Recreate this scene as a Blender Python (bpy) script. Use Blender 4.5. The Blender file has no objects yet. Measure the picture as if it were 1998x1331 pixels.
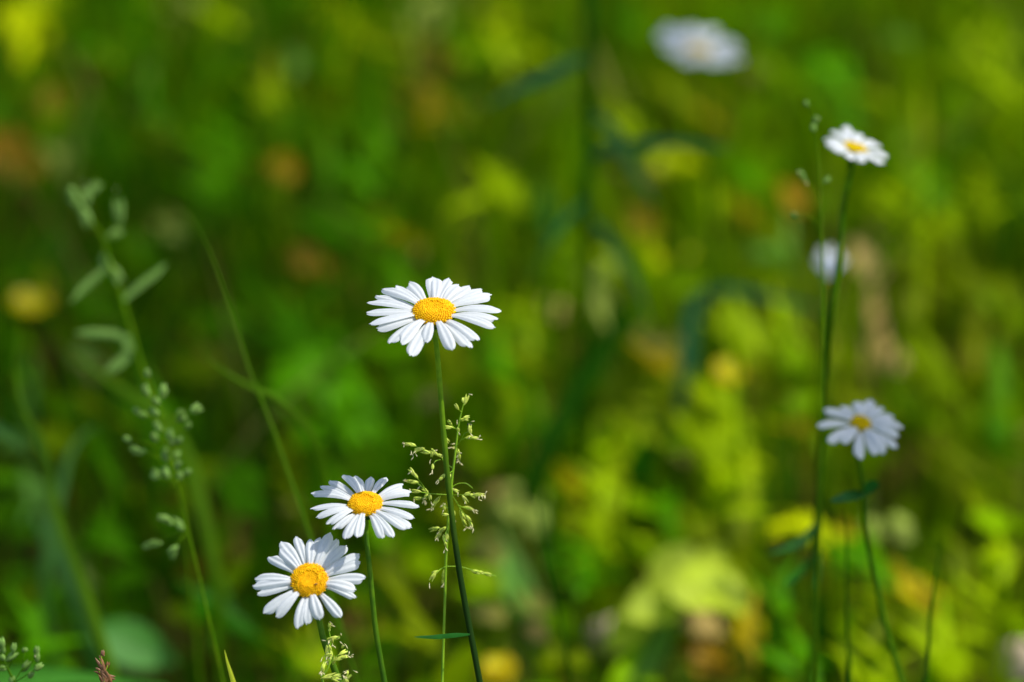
import bpy, math, random
from mathutils import Vector, Matrix, noise
SC = bpy.context.scene
COL = SC.collection
R0 = random.Random(11)

# ------------------------------------------------------------------ camera, world, sun, exposure
PITCH = math.radians(27.0)
CAM = Vector((0.0, 0.0, 0.83))
FOC = 100.0
FWD = Vector((0, math.cos(PITCH), -math.sin(PITCH)))
UP = Vector((0, math.sin(PITCH), math.cos(PITCH)))
RT = Vector((1, 0, 0))
D0 = 0.94
cd = bpy.data.cameras.new('camera')
cam = bpy.data.objects.new('camera', cd)
COL.objects.link(cam)
cam.location = CAM
cam.rotation_euler = (math.pi / 2 - PITCH, 0, 0)
cd.lens = FOC
cd.sensor_width = 36
cd.clip_start = 0.05
cd.clip_end = 500
cd.dof.use_dof = True
cd.dof.focus_distance = D0 + 0.004
cd.dof.aperture_fstop = 4.4
SC.camera = cam

SUN_EL = math.radians(58)
SUN_AZ = math.radians(78)        # clockwise from +Y towards +X
SUN = Vector((math.cos(SUN_EL) * math.sin(SUN_AZ), math.cos(SUN_EL) * math.cos(SUN_AZ), math.sin(SUN_EL)))
w = bpy.data.worlds.new('World')
SC.world = w
w.use_nodes = True
nt = w.node_tree
sky = nt.nodes.new('ShaderNodeTexSky')
sky.sky_type = 'NISHITA'
sky.sun_disc = False
sky.sun_elevation = SUN_EL
sky.sun_rotation = SUN_AZ
sky.dust_density = 1.6
sky.ozone_density = 0.7
nt.links.new(sky.outputs[0], nt.nodes['Background'].inputs[0])
nt.nodes['Background'].inputs[1].default_value = 0.145
ld = bpy.data.lights.new('sun', 'SUN')
ld.energy = 3.0
ld.angle = math.radians(0.53)
ld.color = (1.0, 0.965, 0.90)
lo = bpy.data.objects.new('sun', ld)
COL.objects.link(lo)
lo.rotation_euler = SUN.to_track_quat('Z', 'Y').to_euler()
SC.view_settings.view_transform = 'Standard'
SC.view_settings.look = 'None'
SC.view_settings.exposure = 0.45
SC.view_settings.gamma = 1.0


def at(px, py, d=D0):
    """a point seen at photo pixel (px, py) at distance d along the viewing axis"""
    return CAM + d * (FWD + RT * ((px - 999) / 1998 * 36 / FOC) + UP * ((665.5 - py) / 1998 * 36 / FOC))


def proj(p):
    q = p - CAM
    d = q.dot(FWD)
    return (999 + q.dot(RT) / d * FOC / 36 * 1998, 665.5 - q.dot(UP) / d * FOC / 36 * 1998, d)


def ground_depth(px, py, z=0.0):
    r = FWD + RT * ((px - 999) / 1998 * 36 / FOC) + UP * ((665.5 - py) / 1998 * 36 / FOC)
    return (z - CAM.z) / r.z


def hit_plane(px, py, c, n):
    ray = (at(px, py, 1.0) - CAM)
    t = (c - CAM).dot(n) / ray.dot(n)
    return CAM + ray * t


def mpp(d):
    return d * 36 / FOC / 1998


# ------------------------------------------------------------------ materials
def mat_new(name):
    m = bpy.data.materials.new(name)
    m.use_nodes = True
    for n in list(m.node_tree.nodes):
        m.node_tree.nodes.remove(n)
    return m, m.node_tree.nodes, m.node_tree.links


def thin(name, colour=None, transl=0.35, gloss=0.06, rough=0.45, attr=False, var=0.0, tscale=200.0, tint=(1.0, 1.0, 0.6)):
    """thin plant tissue: diffuse + translucent + a little gloss"""
    m, N, L = mat_new(name)
    out = N.new('ShaderNodeOutputMaterial')
    dif = N.new('ShaderNodeBsdfDiffuse')
    tr = N.new('ShaderNodeBsdfTranslucent')
    gl = N.new('ShaderNodeBsdfGlossy')
    gl.inputs['Roughness'].default_value = rough
    mx = N.new('ShaderNodeMixShader'); mx.inputs[0].default_value = transl
    mg = N.new('ShaderNodeMixShader'); mg.inputs[0].default_value = gloss
    if attr:
        a = N.new('ShaderNodeAttribute'); a.attribute_name = 'col'
        src = a.outputs['Color']
    else:
        a = N.new('ShaderNodeRGB'); a.outputs[0].default_value = (*colour, 1)
        src = a.outputs[0]
    if var > 0:
        tc = N.new('ShaderNodeTexCoord')
        no = N.new('ShaderNodeTexNoise'); no.inputs['Scale'].default_value = tscale; no.inputs['Detail'].default_value = 3
        L.new(tc.outputs['Object'], no.inputs['Vector'])
        mr = N.new('ShaderNodeMapRange')
        mr.inputs['From Min'].default_value = 0.3; mr.inputs['From Max'].default_value = 0.7
        mr.inputs['To Min'].default_value = 1 - var; mr.inputs['To Max'].default_value = 1 + var
        L.new(no.outputs['Fac'], mr.inputs['Value'])
        vm = N.new('ShaderNodeVectorMath'); vm.operation = 'SCALE'
        L.new(src, vm.inputs[0]); L.new(mr.outputs[0], vm.inputs['Scale'])
        src = vm.outputs[0]
    tm = N.new('ShaderNodeVectorMath'); tm.operation = 'MULTIPLY'; tm.inputs[1].default_value = tint
    L.new(src, tm.inputs[0])
    L.new(src, dif.inputs['Color']); L.new(tm.outputs[0], tr.inputs['Color'])
    L.new(dif.outputs[0], mx.inputs[1]); L.new(tr.outputs[0], mx.inputs[2])
    L.new(mx.outputs[0], mg.inputs[1]); L.new(gl.outputs[0], mg.inputs[2])
    L.new(mg.outputs[0], out.inputs[0])
    return m


def solid(name, c1, c2, scale=300.0, rough=0.6, spec=0.3, stripes=0.0, sss=0.0):
    m, N, L = mat_new(name)
    out = N.new('ShaderNodeOutputMaterial')
    b = N.new('ShaderNodeBsdfPrincipled')
    b.inputs['Roughness'].default_value = rough
    b.inputs['Specular IOR Level'].default_value = spec
    tc = N.new('ShaderNodeTexCoord')
    no = N.new('ShaderNodeTexNoise'); no.inputs['Scale'].default_value = scale; no.inputs['Detail'].default_value = 4
    L.new(tc.outputs['Object'], no.inputs['Vector'])
    rp = N.new('ShaderNodeValToRGB')
    rp.color_ramp.elements[0].position = 0.35; rp.color_ramp.elements[0].color = (*c1, 1)
    rp.color_ramp.elements[1].position = 0.65; rp.color_ramp.elements[1].color = (*c2, 1)
    L.new(no.outputs['Fac'], rp.inputs[0])
    L.new(rp.outputs[0], b.inputs['Base Color'])
    if sss:
        b.inputs['Subsurface Weight'].default_value = sss
        b.inputs['Subsurface Radius'].default_value = (0.001, 0.0006, 0.0002)
        b.inputs['Subsurface Scale'].default_value = 1.0
    L.new(b.outputs[0], out.inputs[0])
    return m


M = {}
M['petal'] = thin('petal_white', (0.73, 0.755, 0.75), transl=0.30, gloss=0.03, rough=0.5, var=0.035, tscale=900, tint=(1, 1, 0.98))
M['disc'] = solid('disc_yellow', (0.82, 0.42, 0.001), (0.96, 0.58, 0.002), 900, 0.7, 0.15)
M['disc_plain'] = solid('disc_yellow_plain', (0.62, 0.45, 0.0003), (0.74, 0.54, 0.0005), 700, 0.7, 0.1)
M['disc_bud'] = solid('disc_centre_yellow', (0.90, 0.47, 0.001), (0.97, 0.57, 0.003), 900, 0.7, 0.15)
M['stem'] = solid('stem_green', (0.07, 0.18, 0.002), (0.15, 0.29, 0.004), 260, 0.5, 0.2)
M['stem_dark'] = solid('stem_dark_green', (0.030, 0.10, 0.0005), (0.055, 0.14, 0.001), 200, 0.7, 0.05)
M['calyx'] = solid('calyx_green', (0.05, 0.13, 0.01), (0.09, 0.18, 0.02), 700, 0.6, 0.3)
M['leaf'] = thin('daisy_leaf_green', (0.015, 0.12, 0.012), transl=0.3, gloss=0.03, var=0.2)
M['culm'] = solid('grass_stalk_green', (0.17, 0.34, 0.006), (0.26, 0.44, 0.01), 300, 0.5, 0.3)
M['culm_soft'] = solid('grass_stalk_soft_green', (0.07, 0.17, 0.001), (0.12, 0.23, 0.002), 300, 0.6, 0.05)
M['spikelet'] = thin('spikelet_green', (0.70, 0.80, 0.10), transl=0.3, gloss=0.04, var=0.35, tscale=600)
M['spikelet_pale'] = thin('spikelet_pale', (0.26, 0.44, 0.09), transl=0.4, gloss=0.004, var=0.3, tscale=500)
M['anther'] = thin('anther_cream', (0.95, 0.88, 0.55), transl=0.4, gloss=0.03, var=0.2, tscale=900)
M['brown_seed'] = thin('spikelet_brown', (0.30, 0.13, 0.04), transl=0.25, gloss=0.05, var=0.4, tscale=700)
M['insect'] = solid('insect_black', (0.008, 0.006, 0.006), (0.02, 0.015, 0.012), 900, 0.3, 0.5)
M['grass'] = thin('meadow_grass', attr=True, transl=0.42, gloss=0.002, rough=0.4, var=0.12, tscale=60, tint=(1.0, 1.0, 0.4))
M['blade_yellow'] = thin('blade_yellow_green', (0.66, 0.72, 0.02), transl=0.35, gloss=0.03, var=0.1)
M['dry'] = thin('dry_leaf', attr=True, transl=0.15, gloss=0.006, var=0.25, tscale=120, tint=(1, 0.8, 0.6))
M['yellow'] = thin('yellow_petal', (0.72, 0.60, 0.002), transl=0.3, gloss=0.02, rough=0.3)
M['bark'] = solid('bark', (0.06, 0.045, 0.03), (0.16, 0.12, 0.085), 12, 0.9, 0.1)
M['crown'] = thin('shade_caster_leaf', (0.06, 0.12, 0.02), transl=0.15, gloss=0.05, var=0.2, tscale=20)


def paint_stem_shade(m, z0, z1, dark):  # paints shade into a stem's colour, darker towards the ground
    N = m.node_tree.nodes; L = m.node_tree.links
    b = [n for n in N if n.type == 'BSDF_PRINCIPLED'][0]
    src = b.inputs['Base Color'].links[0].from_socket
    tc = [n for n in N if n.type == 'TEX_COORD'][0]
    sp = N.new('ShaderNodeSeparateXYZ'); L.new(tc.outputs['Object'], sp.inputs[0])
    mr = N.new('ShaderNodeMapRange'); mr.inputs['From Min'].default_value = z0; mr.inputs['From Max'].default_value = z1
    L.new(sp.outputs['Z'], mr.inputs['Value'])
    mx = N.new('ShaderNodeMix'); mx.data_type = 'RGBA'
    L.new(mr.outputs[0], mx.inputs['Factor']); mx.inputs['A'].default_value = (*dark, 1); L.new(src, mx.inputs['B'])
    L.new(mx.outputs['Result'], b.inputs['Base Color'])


M['stem_painted_shade'] = solid('stem_green_painted_shade', (0.12, 0.26, 0.003), (0.21, 0.37, 0.006), 260, 0.6, 0.12)
paint_stem_shade(M['stem_painted_shade'], 0.335, 0.400, (0.012, 0.040, 0.0015))  # shadow on the lower central stem, put into its colour
paint_stem_shade(M['stem'], 0.27, 0.36, (0.03, 0.10, 0.002))  # same painted shade, milder, low on the other green stems


# ------------------------------------------------------------------ mesh helpers
class MB:
    def __init__(s):
        s.v = []; s.f = []; s.c = []; s.mi = []

    def add(s, vs, fs, col=None, mi=0):
        o = len(s.v)
        s.v += [tuple(v) for v in vs]
        s.f += [tuple(i + o for i in f) for f in fs]
        s.mi += [mi] * len(fs)
        if col is not None:
            s.c += [col] * len(vs)

    def tube(s, pts, rads, n=8, cap=True, ribs=0.0, mi=0):
        pts = [Vector(p) for p in pts]
        if not hasattr(rads, '__len__'):
            rads = [rads] * len(pts)
        vs = []; fs = []
        ref = Vector((0.3, 1, 0.1)).normalized()
        for i, p in enumerate(pts):
            t = (pts[min(i + 1, len(pts) - 1)] - pts[max(i - 1, 0)]).normalized()
            a = t.cross(ref)
            if a.length < 1e-3: a = t.cross(Vector((1, 0, 0)))
            a.normalize(); b = t.cross(a)
            for k in range(n):
                r = rads[i] * (1 + (ribs if k % 2 else -ribs))
                th = 2 * math.pi * k / n
                vs.append(p + a * (r * math.cos(th)) + b * (r * math.sin(th)))
        for i in range(len(pts) - 1):
            for k in range(n):
                k2 = (k + 1) % n
                fs.append((i * n + k, i * n + k2, (i + 1) * n + k2, (i + 1) * n + k))
        if cap:
            fs.append(tuple(range(n - 1, -1, -1)))
            fs.append(tuple((len(pts) - 1) * n + k for k in range(n)))
        s.add(vs, fs, mi=mi)

    def build(s, name, mat, parent=None, smooth=True):
        me = bpy.data.meshes.new(name)
        me.from_pydata(s.v, [], s.f)
        mats = mat if isinstance(mat, (list, tuple)) else [mat]
        for m in mats: me.materials.append(m)
        if len(mats) > 1:
            me.polygons.foreach_set('material_index', s.mi)
        if s.c:
            a = me.color_attributes.new('col', 'FLOAT_COLOR', 'POINT')
            flat = []
            for c in s.c: flat += [c[0], c[1], c[2], 1.0]
            a.data.foreach_set('color', flat)
        if smooth:
            me.polygons.foreach_set('use_smooth', [True] * len(me.polygons))
        me.update()
        o = bpy.data.objects.new(name, me)
        COL.objects.link(o)
        if parent is not None:
            o.parent = parent
            o.location = -parent.location
        return o


def tag(o, label=None, cat=None, group=None, kind=None):
    if label: o['label'] = label
    if cat: o['category'] = cat
    if group: o['group'] = group
    if kind: o['kind'] = kind
    return o


def empty(name, loc, label, cat, group=None):
    o = bpy.data.objects.new(name, None)
    o.empty_display_size = 0.02
    COL.objects.link(o)
    o.location = loc
    return tag(o, label, cat, group)


def smooth_path(pts, sub=6):
    pts = [Vector(p) for p in pts]
    if len(pts) < 3:
        a, b = pts[0], pts[-1]
        return [a.lerp(b, i / sub) for i in range(sub + 1)]
    out = []
    for i in range(len(pts) - 1):
        p0 = pts[max(i - 1, 0)]; p1 = pts[i]; p2 = pts[i + 1]; p3 = pts[min(i + 2, len(pts) - 1)]
        for k in range(sub):
            t = k / sub
            out.append(0.5 * ((2 * p1) + (p2 - p0) * t + (2 * p0 - 5 * p1 + 4 * p2 - p3) * t * t + (3 * p1 - p0 - 3 * p2 + p3) * t ** 3))
    out.append(pts[-1])
    return out


def to_ground(pts):
    """continue a stem from its last visible point down to the soil"""
    a, b = pts[-2], pts[-1]
    d = (b - a).normalized()
    hz = Vector((d.x, d.y, 0)) / max(0.5, -d.z)
    if hz.length > 0.22: hz *= 0.22 / hz.length
    q = b + hz * (b.z * 0.45) + Vector((0, 0, -b.z * 0.5))
    g = b + hz * (b.z * 0.6) + Vector((0, 0, -b.z - 0.01))
    s1 = b + d * min(.02, (b - a).length)
    s2 = s1 + (d * .5 + (q - b).normalized() * .5) * .03
    if s2.z < .02 or q.z > s2.z - .01: return list(pts) + [q, g]
    return list(pts) + [s1, s2, s2.lerp(q, .5) + (s2 - s1) * .1, q, g]


def blade_mesh(mb, pts, width, col=None, side=None, fold=0.25, tip=0.35, base=0.6, mi=0):
    """a grass blade along pts; side = across direction"""
    n = len(pts)
    vs = []; fs = []
    for i, p in enumerate(pts):
        t = (pts[min(i + 1, n - 1)] - pts[max(i - 1, 0)]).normalized()
        sd = side if side is not None else Vector((1, 0, 0))
        a = (sd - t * sd.dot(t)).normalized()
        nn = t.cross(a)
        u = i / (n - 1)
        wd = width * 0.5 * min(1, base + (1 - base) * u / 0.3) * min(1.0, ((1 - u) / tip) ** 0.7 if u > 1 - tip else 1.0)
        wd = max(wd, width * 0.02)
        vs += [p - a * wd + nn * wd * fold, p, p + a * wd + nn * wd * fold]
    for i in range(n - 1):
        o = i * 3
        fs += [(o, o + 1, o + 4, o + 3), (o + 1, o + 2, o + 5, o + 4)]
    mb.add(vs, fs, col, mi)


def leaf_mesh(mb, base, direction, normal, length, width, col=None, curl=0.15, mi=0, nl=7, blunt=0.75, wav=0.0, rng=R0):
    d = direction.normalized()
    n = (normal - d * normal.dot(d)).normalized()
    a = d.cross(n)
    vs = []; fs = []
    ph = rng.random() * 6
    for i in range(nl):
        u = i / (nl - 1)
        wd = width * 0.5 * (math.sin(math.pi * min(1, u ** blunt * 0.985 + 0.008)) ** 0.75)
        for k in (-1, -0.5, 0, 0.5, 1):
            z = -curl * length * u * u + 0.16 * wd * (abs(k) ** 1.2) + wav * wd * math.sin(ph + u * 7 + k * 2.5)
            vs.append(base + d * (length * u) + a * (wd * k) + n * z)
    for i in range(nl - 1):
        for k in range(4):
            o = i * 5 + k
            fs.append((o, o + 1, o + 6, o + 5))
    mb.add(vs, fs, col, mi)


# ------------------------------------------------------------------ ground
def build_ground():
    mb = MB()
    xs = [-200, -60, -20, -8, -4] + [-3 + i * 0.15 for i in range(41)] + [4, 8, 20, 60, 200]
    ys = [-200, -60, -20, -6, -3, -1.5] + [-0.6 + i * 0.15 for i in range(41)] + [7, 10, 20, 60, 200]
    vs = []
    for y in ys:
        for x in xs:
            z = (noise.noise(Vector((x * 1.6, y * 1.6, 0))) - 0.2) * 0.022 if abs(x) < 4 and -1.5 < y < 6 else -0.004
            vs.append((x, y, z))
    nx = len(xs)
    fs = [(j * nx + i, j * nx + i + 1, (j + 1) * nx + i + 1, (j + 1) * nx + i) for j in range(len(ys) - 1) for i in range(nx - 1)]
    mb.add(vs, fs)
    m, N, L = mat_new('soil_with_moss')
    out = N.new('ShaderNodeOutputMaterial')
    b = N.new('ShaderNodeBsdfPrincipled'); b.inputs['Roughness'].default_value = 0.95
    b.inputs['Specular IOR Level'].default_value = 0.0
    tc = N.new('ShaderNodeTexCoord')
    n1 = N.new('ShaderNodeTexNoise'); n1.inputs['Scale'].default_value = 14; n1.inputs['Detail'].default_value = 6
    n2 = N.new('ShaderNodeTexNoise'); n2.inputs['Scale'].default_value = 70; n2.inputs['Detail'].default_value = 4
    L.new(tc.outputs['Object'], n1.inputs['Vector']); L.new(tc.outputs['Object'], n2.inputs['Vector'])
    r1 = N.new('ShaderNodeValToRGB')
    e = r1.color_ramp.elements
    e[0].position = 0.36; e[0].color = (0.030, 0.060, 0.004, 1)
    e[1].position = 0.66; e[1].color = (0.115, 0.060, 0.018, 1)
    k = e.new(0.5); k.color = (0.060, 0.075, 0.006, 1)
    L.new(n1.outputs['Fac'], r1.inputs[0])
    r2 = N.new('ShaderNodeMapRange')
    r2.inputs['From Min'].default_value = 0.3; r2.inputs['From Max'].default_value = 0.7
    r2.inputs['To Min'].default_value = 0.55; r2.inputs['To Max'].default_value = 1.5
    L.new(n2.outputs['Fac'], r2.inputs['Value'])
    vm = N.new('ShaderNodeVectorMath'); vm.operation = 'SCALE'
    L.new(r1.outputs[0], vm.inputs[0]); L.new(r2.outputs[0], vm.inputs['Scale'])
    L.new(vm.outputs[0], b.inputs['Base Color'])
    bp = N.new('ShaderNodeBump'); bp.inputs['Strength'].default_value = 0.6; bp.inputs['Distance'].default_value = 0.01
    L.new(n2.outputs['Fac'], bp.inputs['Height']); L.new(bp.outputs[0], b.inputs['Normal'])
    L.new(b.outputs[0], out.inputs[0])
    tag(mb.build('ground', m), kind='structure')


build_ground()

# ------------------------------------------------------------------ colours of plants (reflectance)
C = dict(
    lime=(0.34, 0.49, 0.0005), limey=(0.58, 0.66, 0.0005), green=(0.090, 0.30, 0.0003), dgreen=(0.022, 0.12, 0.0003),
    olive=(0.19, 0.26, 0.0005), gold=(0.32, 0.24, 0.001), pale=(0.34, 0.42, 0.07), teal=(0.030, 0.13, 0.065),
    rust=(0.135, 0.075, 0.002), orange=(0.27, 0.155, 0.002), tan=(0.42, 0.30, 0.09), cream=(0.68, 0.54, 0.36), palegreen=(0.14, 0.33, 0.04))

# patches of ground cover, each (px, py, rx, ry, kind): where in the photo the patch grows
PATCH = [
    (60, 40, 55, 50, 'limey'), (350, 12, 45, 28, 'pale'), (440, 40, 40, 50, 'lime'), (655, 30, 30, 60, 'limey'), (845, 25, 42, 40, 'pale'),
    (780, 100, 50, 50, 'olive'), (870, 120, 50, 50, 'rust'), (240, 120, 30, 22, 'olive'), (100, 175, 40, 55, 'rust'), (105, 235, 18, 18, 'tan'),
    (25, 300, 40, 110, 'rust'), (115, 300, 16, 20, 'pale'), (330, 265, 36, 42, 'olive'), (525, 185, 28, 50, 'lime'), (578, 120, 14, 22, 'palegreen'),
    (850, 215, 36, 50, 'gold'), (555, 320, 30, 42, 'orange'), (700, 225, 30, 40, 'green'), (965, 370, 45, 42, 'lime'), (335, 445, 28, 32, 'pale'),
    (790, 445, 30, 38, 'gold'), (720, 300, 50, 60, 'green'), (430, 300, 40, 120, 'green'), (900, 460, 30, 60, 'olive'), (790, 560, 30, 50, 'green'),
    (980, 60, 40, 50, 'lime'), (1060, 110, 40, 40, 'lime'), (960, 25, 40, 20, 'limey'),
    (1230, 40, 40, 60, 'green'), (1480, 40, 70, 50, 'green'), (1600, 130, 50, 50, 'green'), (1920, 90, 40, 45, 'lime'), (1960, 200, 40, 60, 'lime'),
    (1745, 75, 30, 30, 'palegreen'), (1310, 190, 50, 50, 'olive'), (1385, 215, 34, 50, 'gold'), (1215, 240, 35, 35, 'lime'),
    (1320, 330, 38, 36, 'limey'), (1410, 400, 45, 45, 'lime'), (1458, 405, 25, 32, 'gold'), (1545, 378, 30, 42, 'orange'),
    (1255, 420, 32, 45, 'rust'), (1480, 320, 50, 50, 'green'), (1850, 450, 60, 45, 'lime'), (1760, 400, 40, 40, 'lime'), (1930, 380, 40, 60, 'lime'),
    (1680, 500, 40, 75, 'tan'), (1300, 490, 60, 26, 'limey'), (1170, 560, 32, 50, 'pale'), (1200, 500, 26, 40, 'lime'), (1530, 470, 34, 40, 'palegreen'),
    (1810, 350, 50, 50, 'green'), (1870, 560, 60, 50, 'olive'), (1090, 600, 36, 38, 'tan'), (1030, 640, 30, 80, 'lime'), (1200, 640, 30, 30, 'orange'),
    (1460, 640, 50, 50, 'lime'), (1540, 620, 30, 60, 'lime'), (1300, 710, 34, 34, 'gold'), (1000, 780, 25, 60, 'lime'), (1740, 690, 42, 46, 'tan'),
    (1700, 790, 50, 40, 'olive'), (1830, 720, 45, 60, 'lime'), (1640, 700, 30, 50, 'olive'), (1545, 812, 26, 28, 'gold'), (1390, 850, 46, 70, 'lime'), (1430, 800, 36, 50, 'lime'),
    (1340, 885, 28, 30, 'tan'), (1190, 930, 40, 70, 'lime'), (1160, 1020, 30, 60, 'lime'), (1130, 920, 34, 34, 'gold'), (1455, 950, 26, 90, 'lime'),
    (1545, 1030, 46, 44, 'limey'), (1612, 1030, 20, 40, 'limey'), (1662, 1040, 22, 50, 'orange'), (1745, 1035, 60, 36, 'pale'), (1355, 1020, 50, 35, 'olive'),
    (1262, 1050, 32, 30, 'lime'), (1300, 1000, 30, 30, 'green'), (1680, 1100, 50, 50, 'green'), (1780, 1155, 40, 44, 'gold'), (1880, 1090, 22, 60, 'olive'),
    (1905, 1190, 36, 50, 'lime'), (1860, 1260, 60, 50, 'lime'), (1450, 1110, 28, 60, 'olive'), (1530, 1150, 36, 45, 'green'), (1700, 1200, 40, 60, 'olive'),
    (1460, 1235, 36, 50, 'gold'), (1560, 1280, 50, 40, 'green'), (1050, 1225, 25, 28, 'tan'), (990, 975, 55, 36, 'pale'), (1045, 1010, 30, 30, 'pale'),
    (1000, 1070, 50, 50, 'rust'), (1000, 1150, 45, 40, 'palegreen'), (1130, 1100, 50, 50, 'green'), (975, 1310, 40, 30, 'gold'), (1100, 1290, 50, 30, 'olive'),
    (1070, 840, 30, 40, 'green'), (960, 700, 30, 40, 'green'), (1060, 420, 40, 40, 'dgreen'), (1690, 1290, 50, 40, 'lime'), (1350, 760, 40, 50, 'olive'),
    (1250, 820, 30, 60, 'olive'), (1930, 950, 40, 60, 'olive'), (1850, 900, 40, 50, 'olive'), (1960, 1080, 30, 30, 'lime'), (1960, 600, 30, 60, 'olive'),
    (880, 700, 40, 50, 'olive'), (700, 800, 60, 60, 'green'), (900, 1000, 30, 60, 'olive'), (800, 1240, 60, 40, 'olive'), (790, 1140, 40, 40, 'olive'),
    (730, 1230, 40, 30, 'olive'), (620, 840, 60, 40, 'green'), (560, 740, 40, 50, 'green'), (560, 920, 30, 70, 'olive'), (480, 950, 40, 50, 'green'),
    (25, 850, 30, 26, 'palegreen'), (65, 965, 30, 40, 'palegreen'), (105, 1065, 36, 50, 'green'), (150, 1112, 18, 20, 'pale'), (130, 960, 30, 30, 'rust'),
    (200, 1040, 50, 40, 'green'), (220, 880, 40, 40, 'green'), (155, 790, 26, 30, 'olive'), (180, 690, 20, 20, 'palegreen'), (430, 1200, 50, 60, 'dgreen'),
    (90, 1210, 50, 60, 'green'), (40, 700, 30, 40, 'green'), (600, 1250, 40, 40, 'olive'), (330, 830, 50, 50, 'green'), (100, 500, 40, 50, 'dgreen'),
    (620, 510, 50, 40, 'rust'), (600, 660, 60, 60, 'green'), (700, 420, 50, 50, 'green'), (640, 420, 30, 40, 'green'), (90, 540, 30, 24, 'olive'),
]
# bare or shaded gaps between the plants
GAPS = [(520, 70, 40, 60), (570, 375, 45, 40), (285, 325, 50, 45), (880, 310, 45, 60), (600, 500, 80, 50), (60, 450, 60, 60), (950, 200, 50, 60),
        (1165, 200, 40, 120), (1720, 355, 45, 40), (1250, 430, 60, 50), (1640, 150, 40, 60), (1180, 690, 60, 70), (1340, 800, 30, 60), (1270, 910, 40, 50),
        (1950, 470, 40, 80), (1770, 900, 60, 60), (1900, 1010, 60, 40), (1250, 1120, 60, 40), (110, 760, 45, 50), (60, 830, 40, 50), (190, 930, 40, 70),
        (500, 1000, 50, 60), (240, 1150, 60, 50), (370, 1110, 50, 60), (140, 1200, 40, 60), (470, 1290, 80, 40), (640, 780, 40, 40), (470, 860, 40, 60),
        (560, 1060, 50, 40), (1170, 1250, 60, 40), (1600, 1220, 40, 60), (880, 1180, 50, 40), (700, 1290, 60, 30), (1480, 1000, 30, 60), (1750, 1300, 60, 40),
        (400, 560, 50, 60), (130, 400, 50, 60), (860, 520, 40, 40), (310, 610, 60, 50)]


def field(px, py):
    """what grows at the ground patch: (colour or None, keep probability)"""
    keep = 1.0
    for (x, y, rx, ry) in GAPS:
        if ((px - x) / rx) ** 2 + ((py - y) / ry) ** 2 < 1: keep = 0.12
    col = None
    for (x, y, rx, ry, k) in PATCH:
        q = ((px - x) / (rx * 1.1)) ** 2 + ((py - y) / (ry * 1.1)) ** 2
        if q < 1:
            col = k; keep = 0.35 if k not in ('rust', 'orange', 'tan', 'cream') else 0.10
    return col, keep


CLEAR = [(1330, 1190, 170, 130), (1380, 1250, 110, 90), (1190, 1240, 60, 50), (1975, 1290, 50, 60), (265, 1270, 90, 70),
         (1420, 730, 45, 45), (60, 600, 60, 40), (1280, 1190, 120, 60)]


def lerp3(a, b, t):
    return tuple(a[i] + (b[i] - a[i]) * t for i in range(3))


def ss(a, b, x):
    t = max(0, min(1, (x - a) / (b - a)))
    return t * t * (3 - 2 * t)


def base_colour(px, py, rng):
    left = (0.064, 0.195, 0.0002); right = (0.150, 0.29, 0.0002); low = (0.22, 0.40, 0.0003)
    c = lerp3(left, right, ss(550, 1250, px + 60 * math.sin(py / 130)))
    c = lerp3(c, low, 0.8 * ss(800, 1200, px) * ss(650, 1050, py))
    k = rng.uniform(0.65, 1.45)
    c = tuple(x * k for x in c)
    r = rng.random()
    if r < 0.13: c = lerp3(c, C['olive'], 0.7)
    elif r < 0.18: c = lerp3(c, C['lime'], 0.6)
    elif r < 0.22: c = lerp3(c, C['tan'], 0.7)
    elif r < 0.25: c = lerp3(c, C['rust'], 0.8)
    return c


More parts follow.
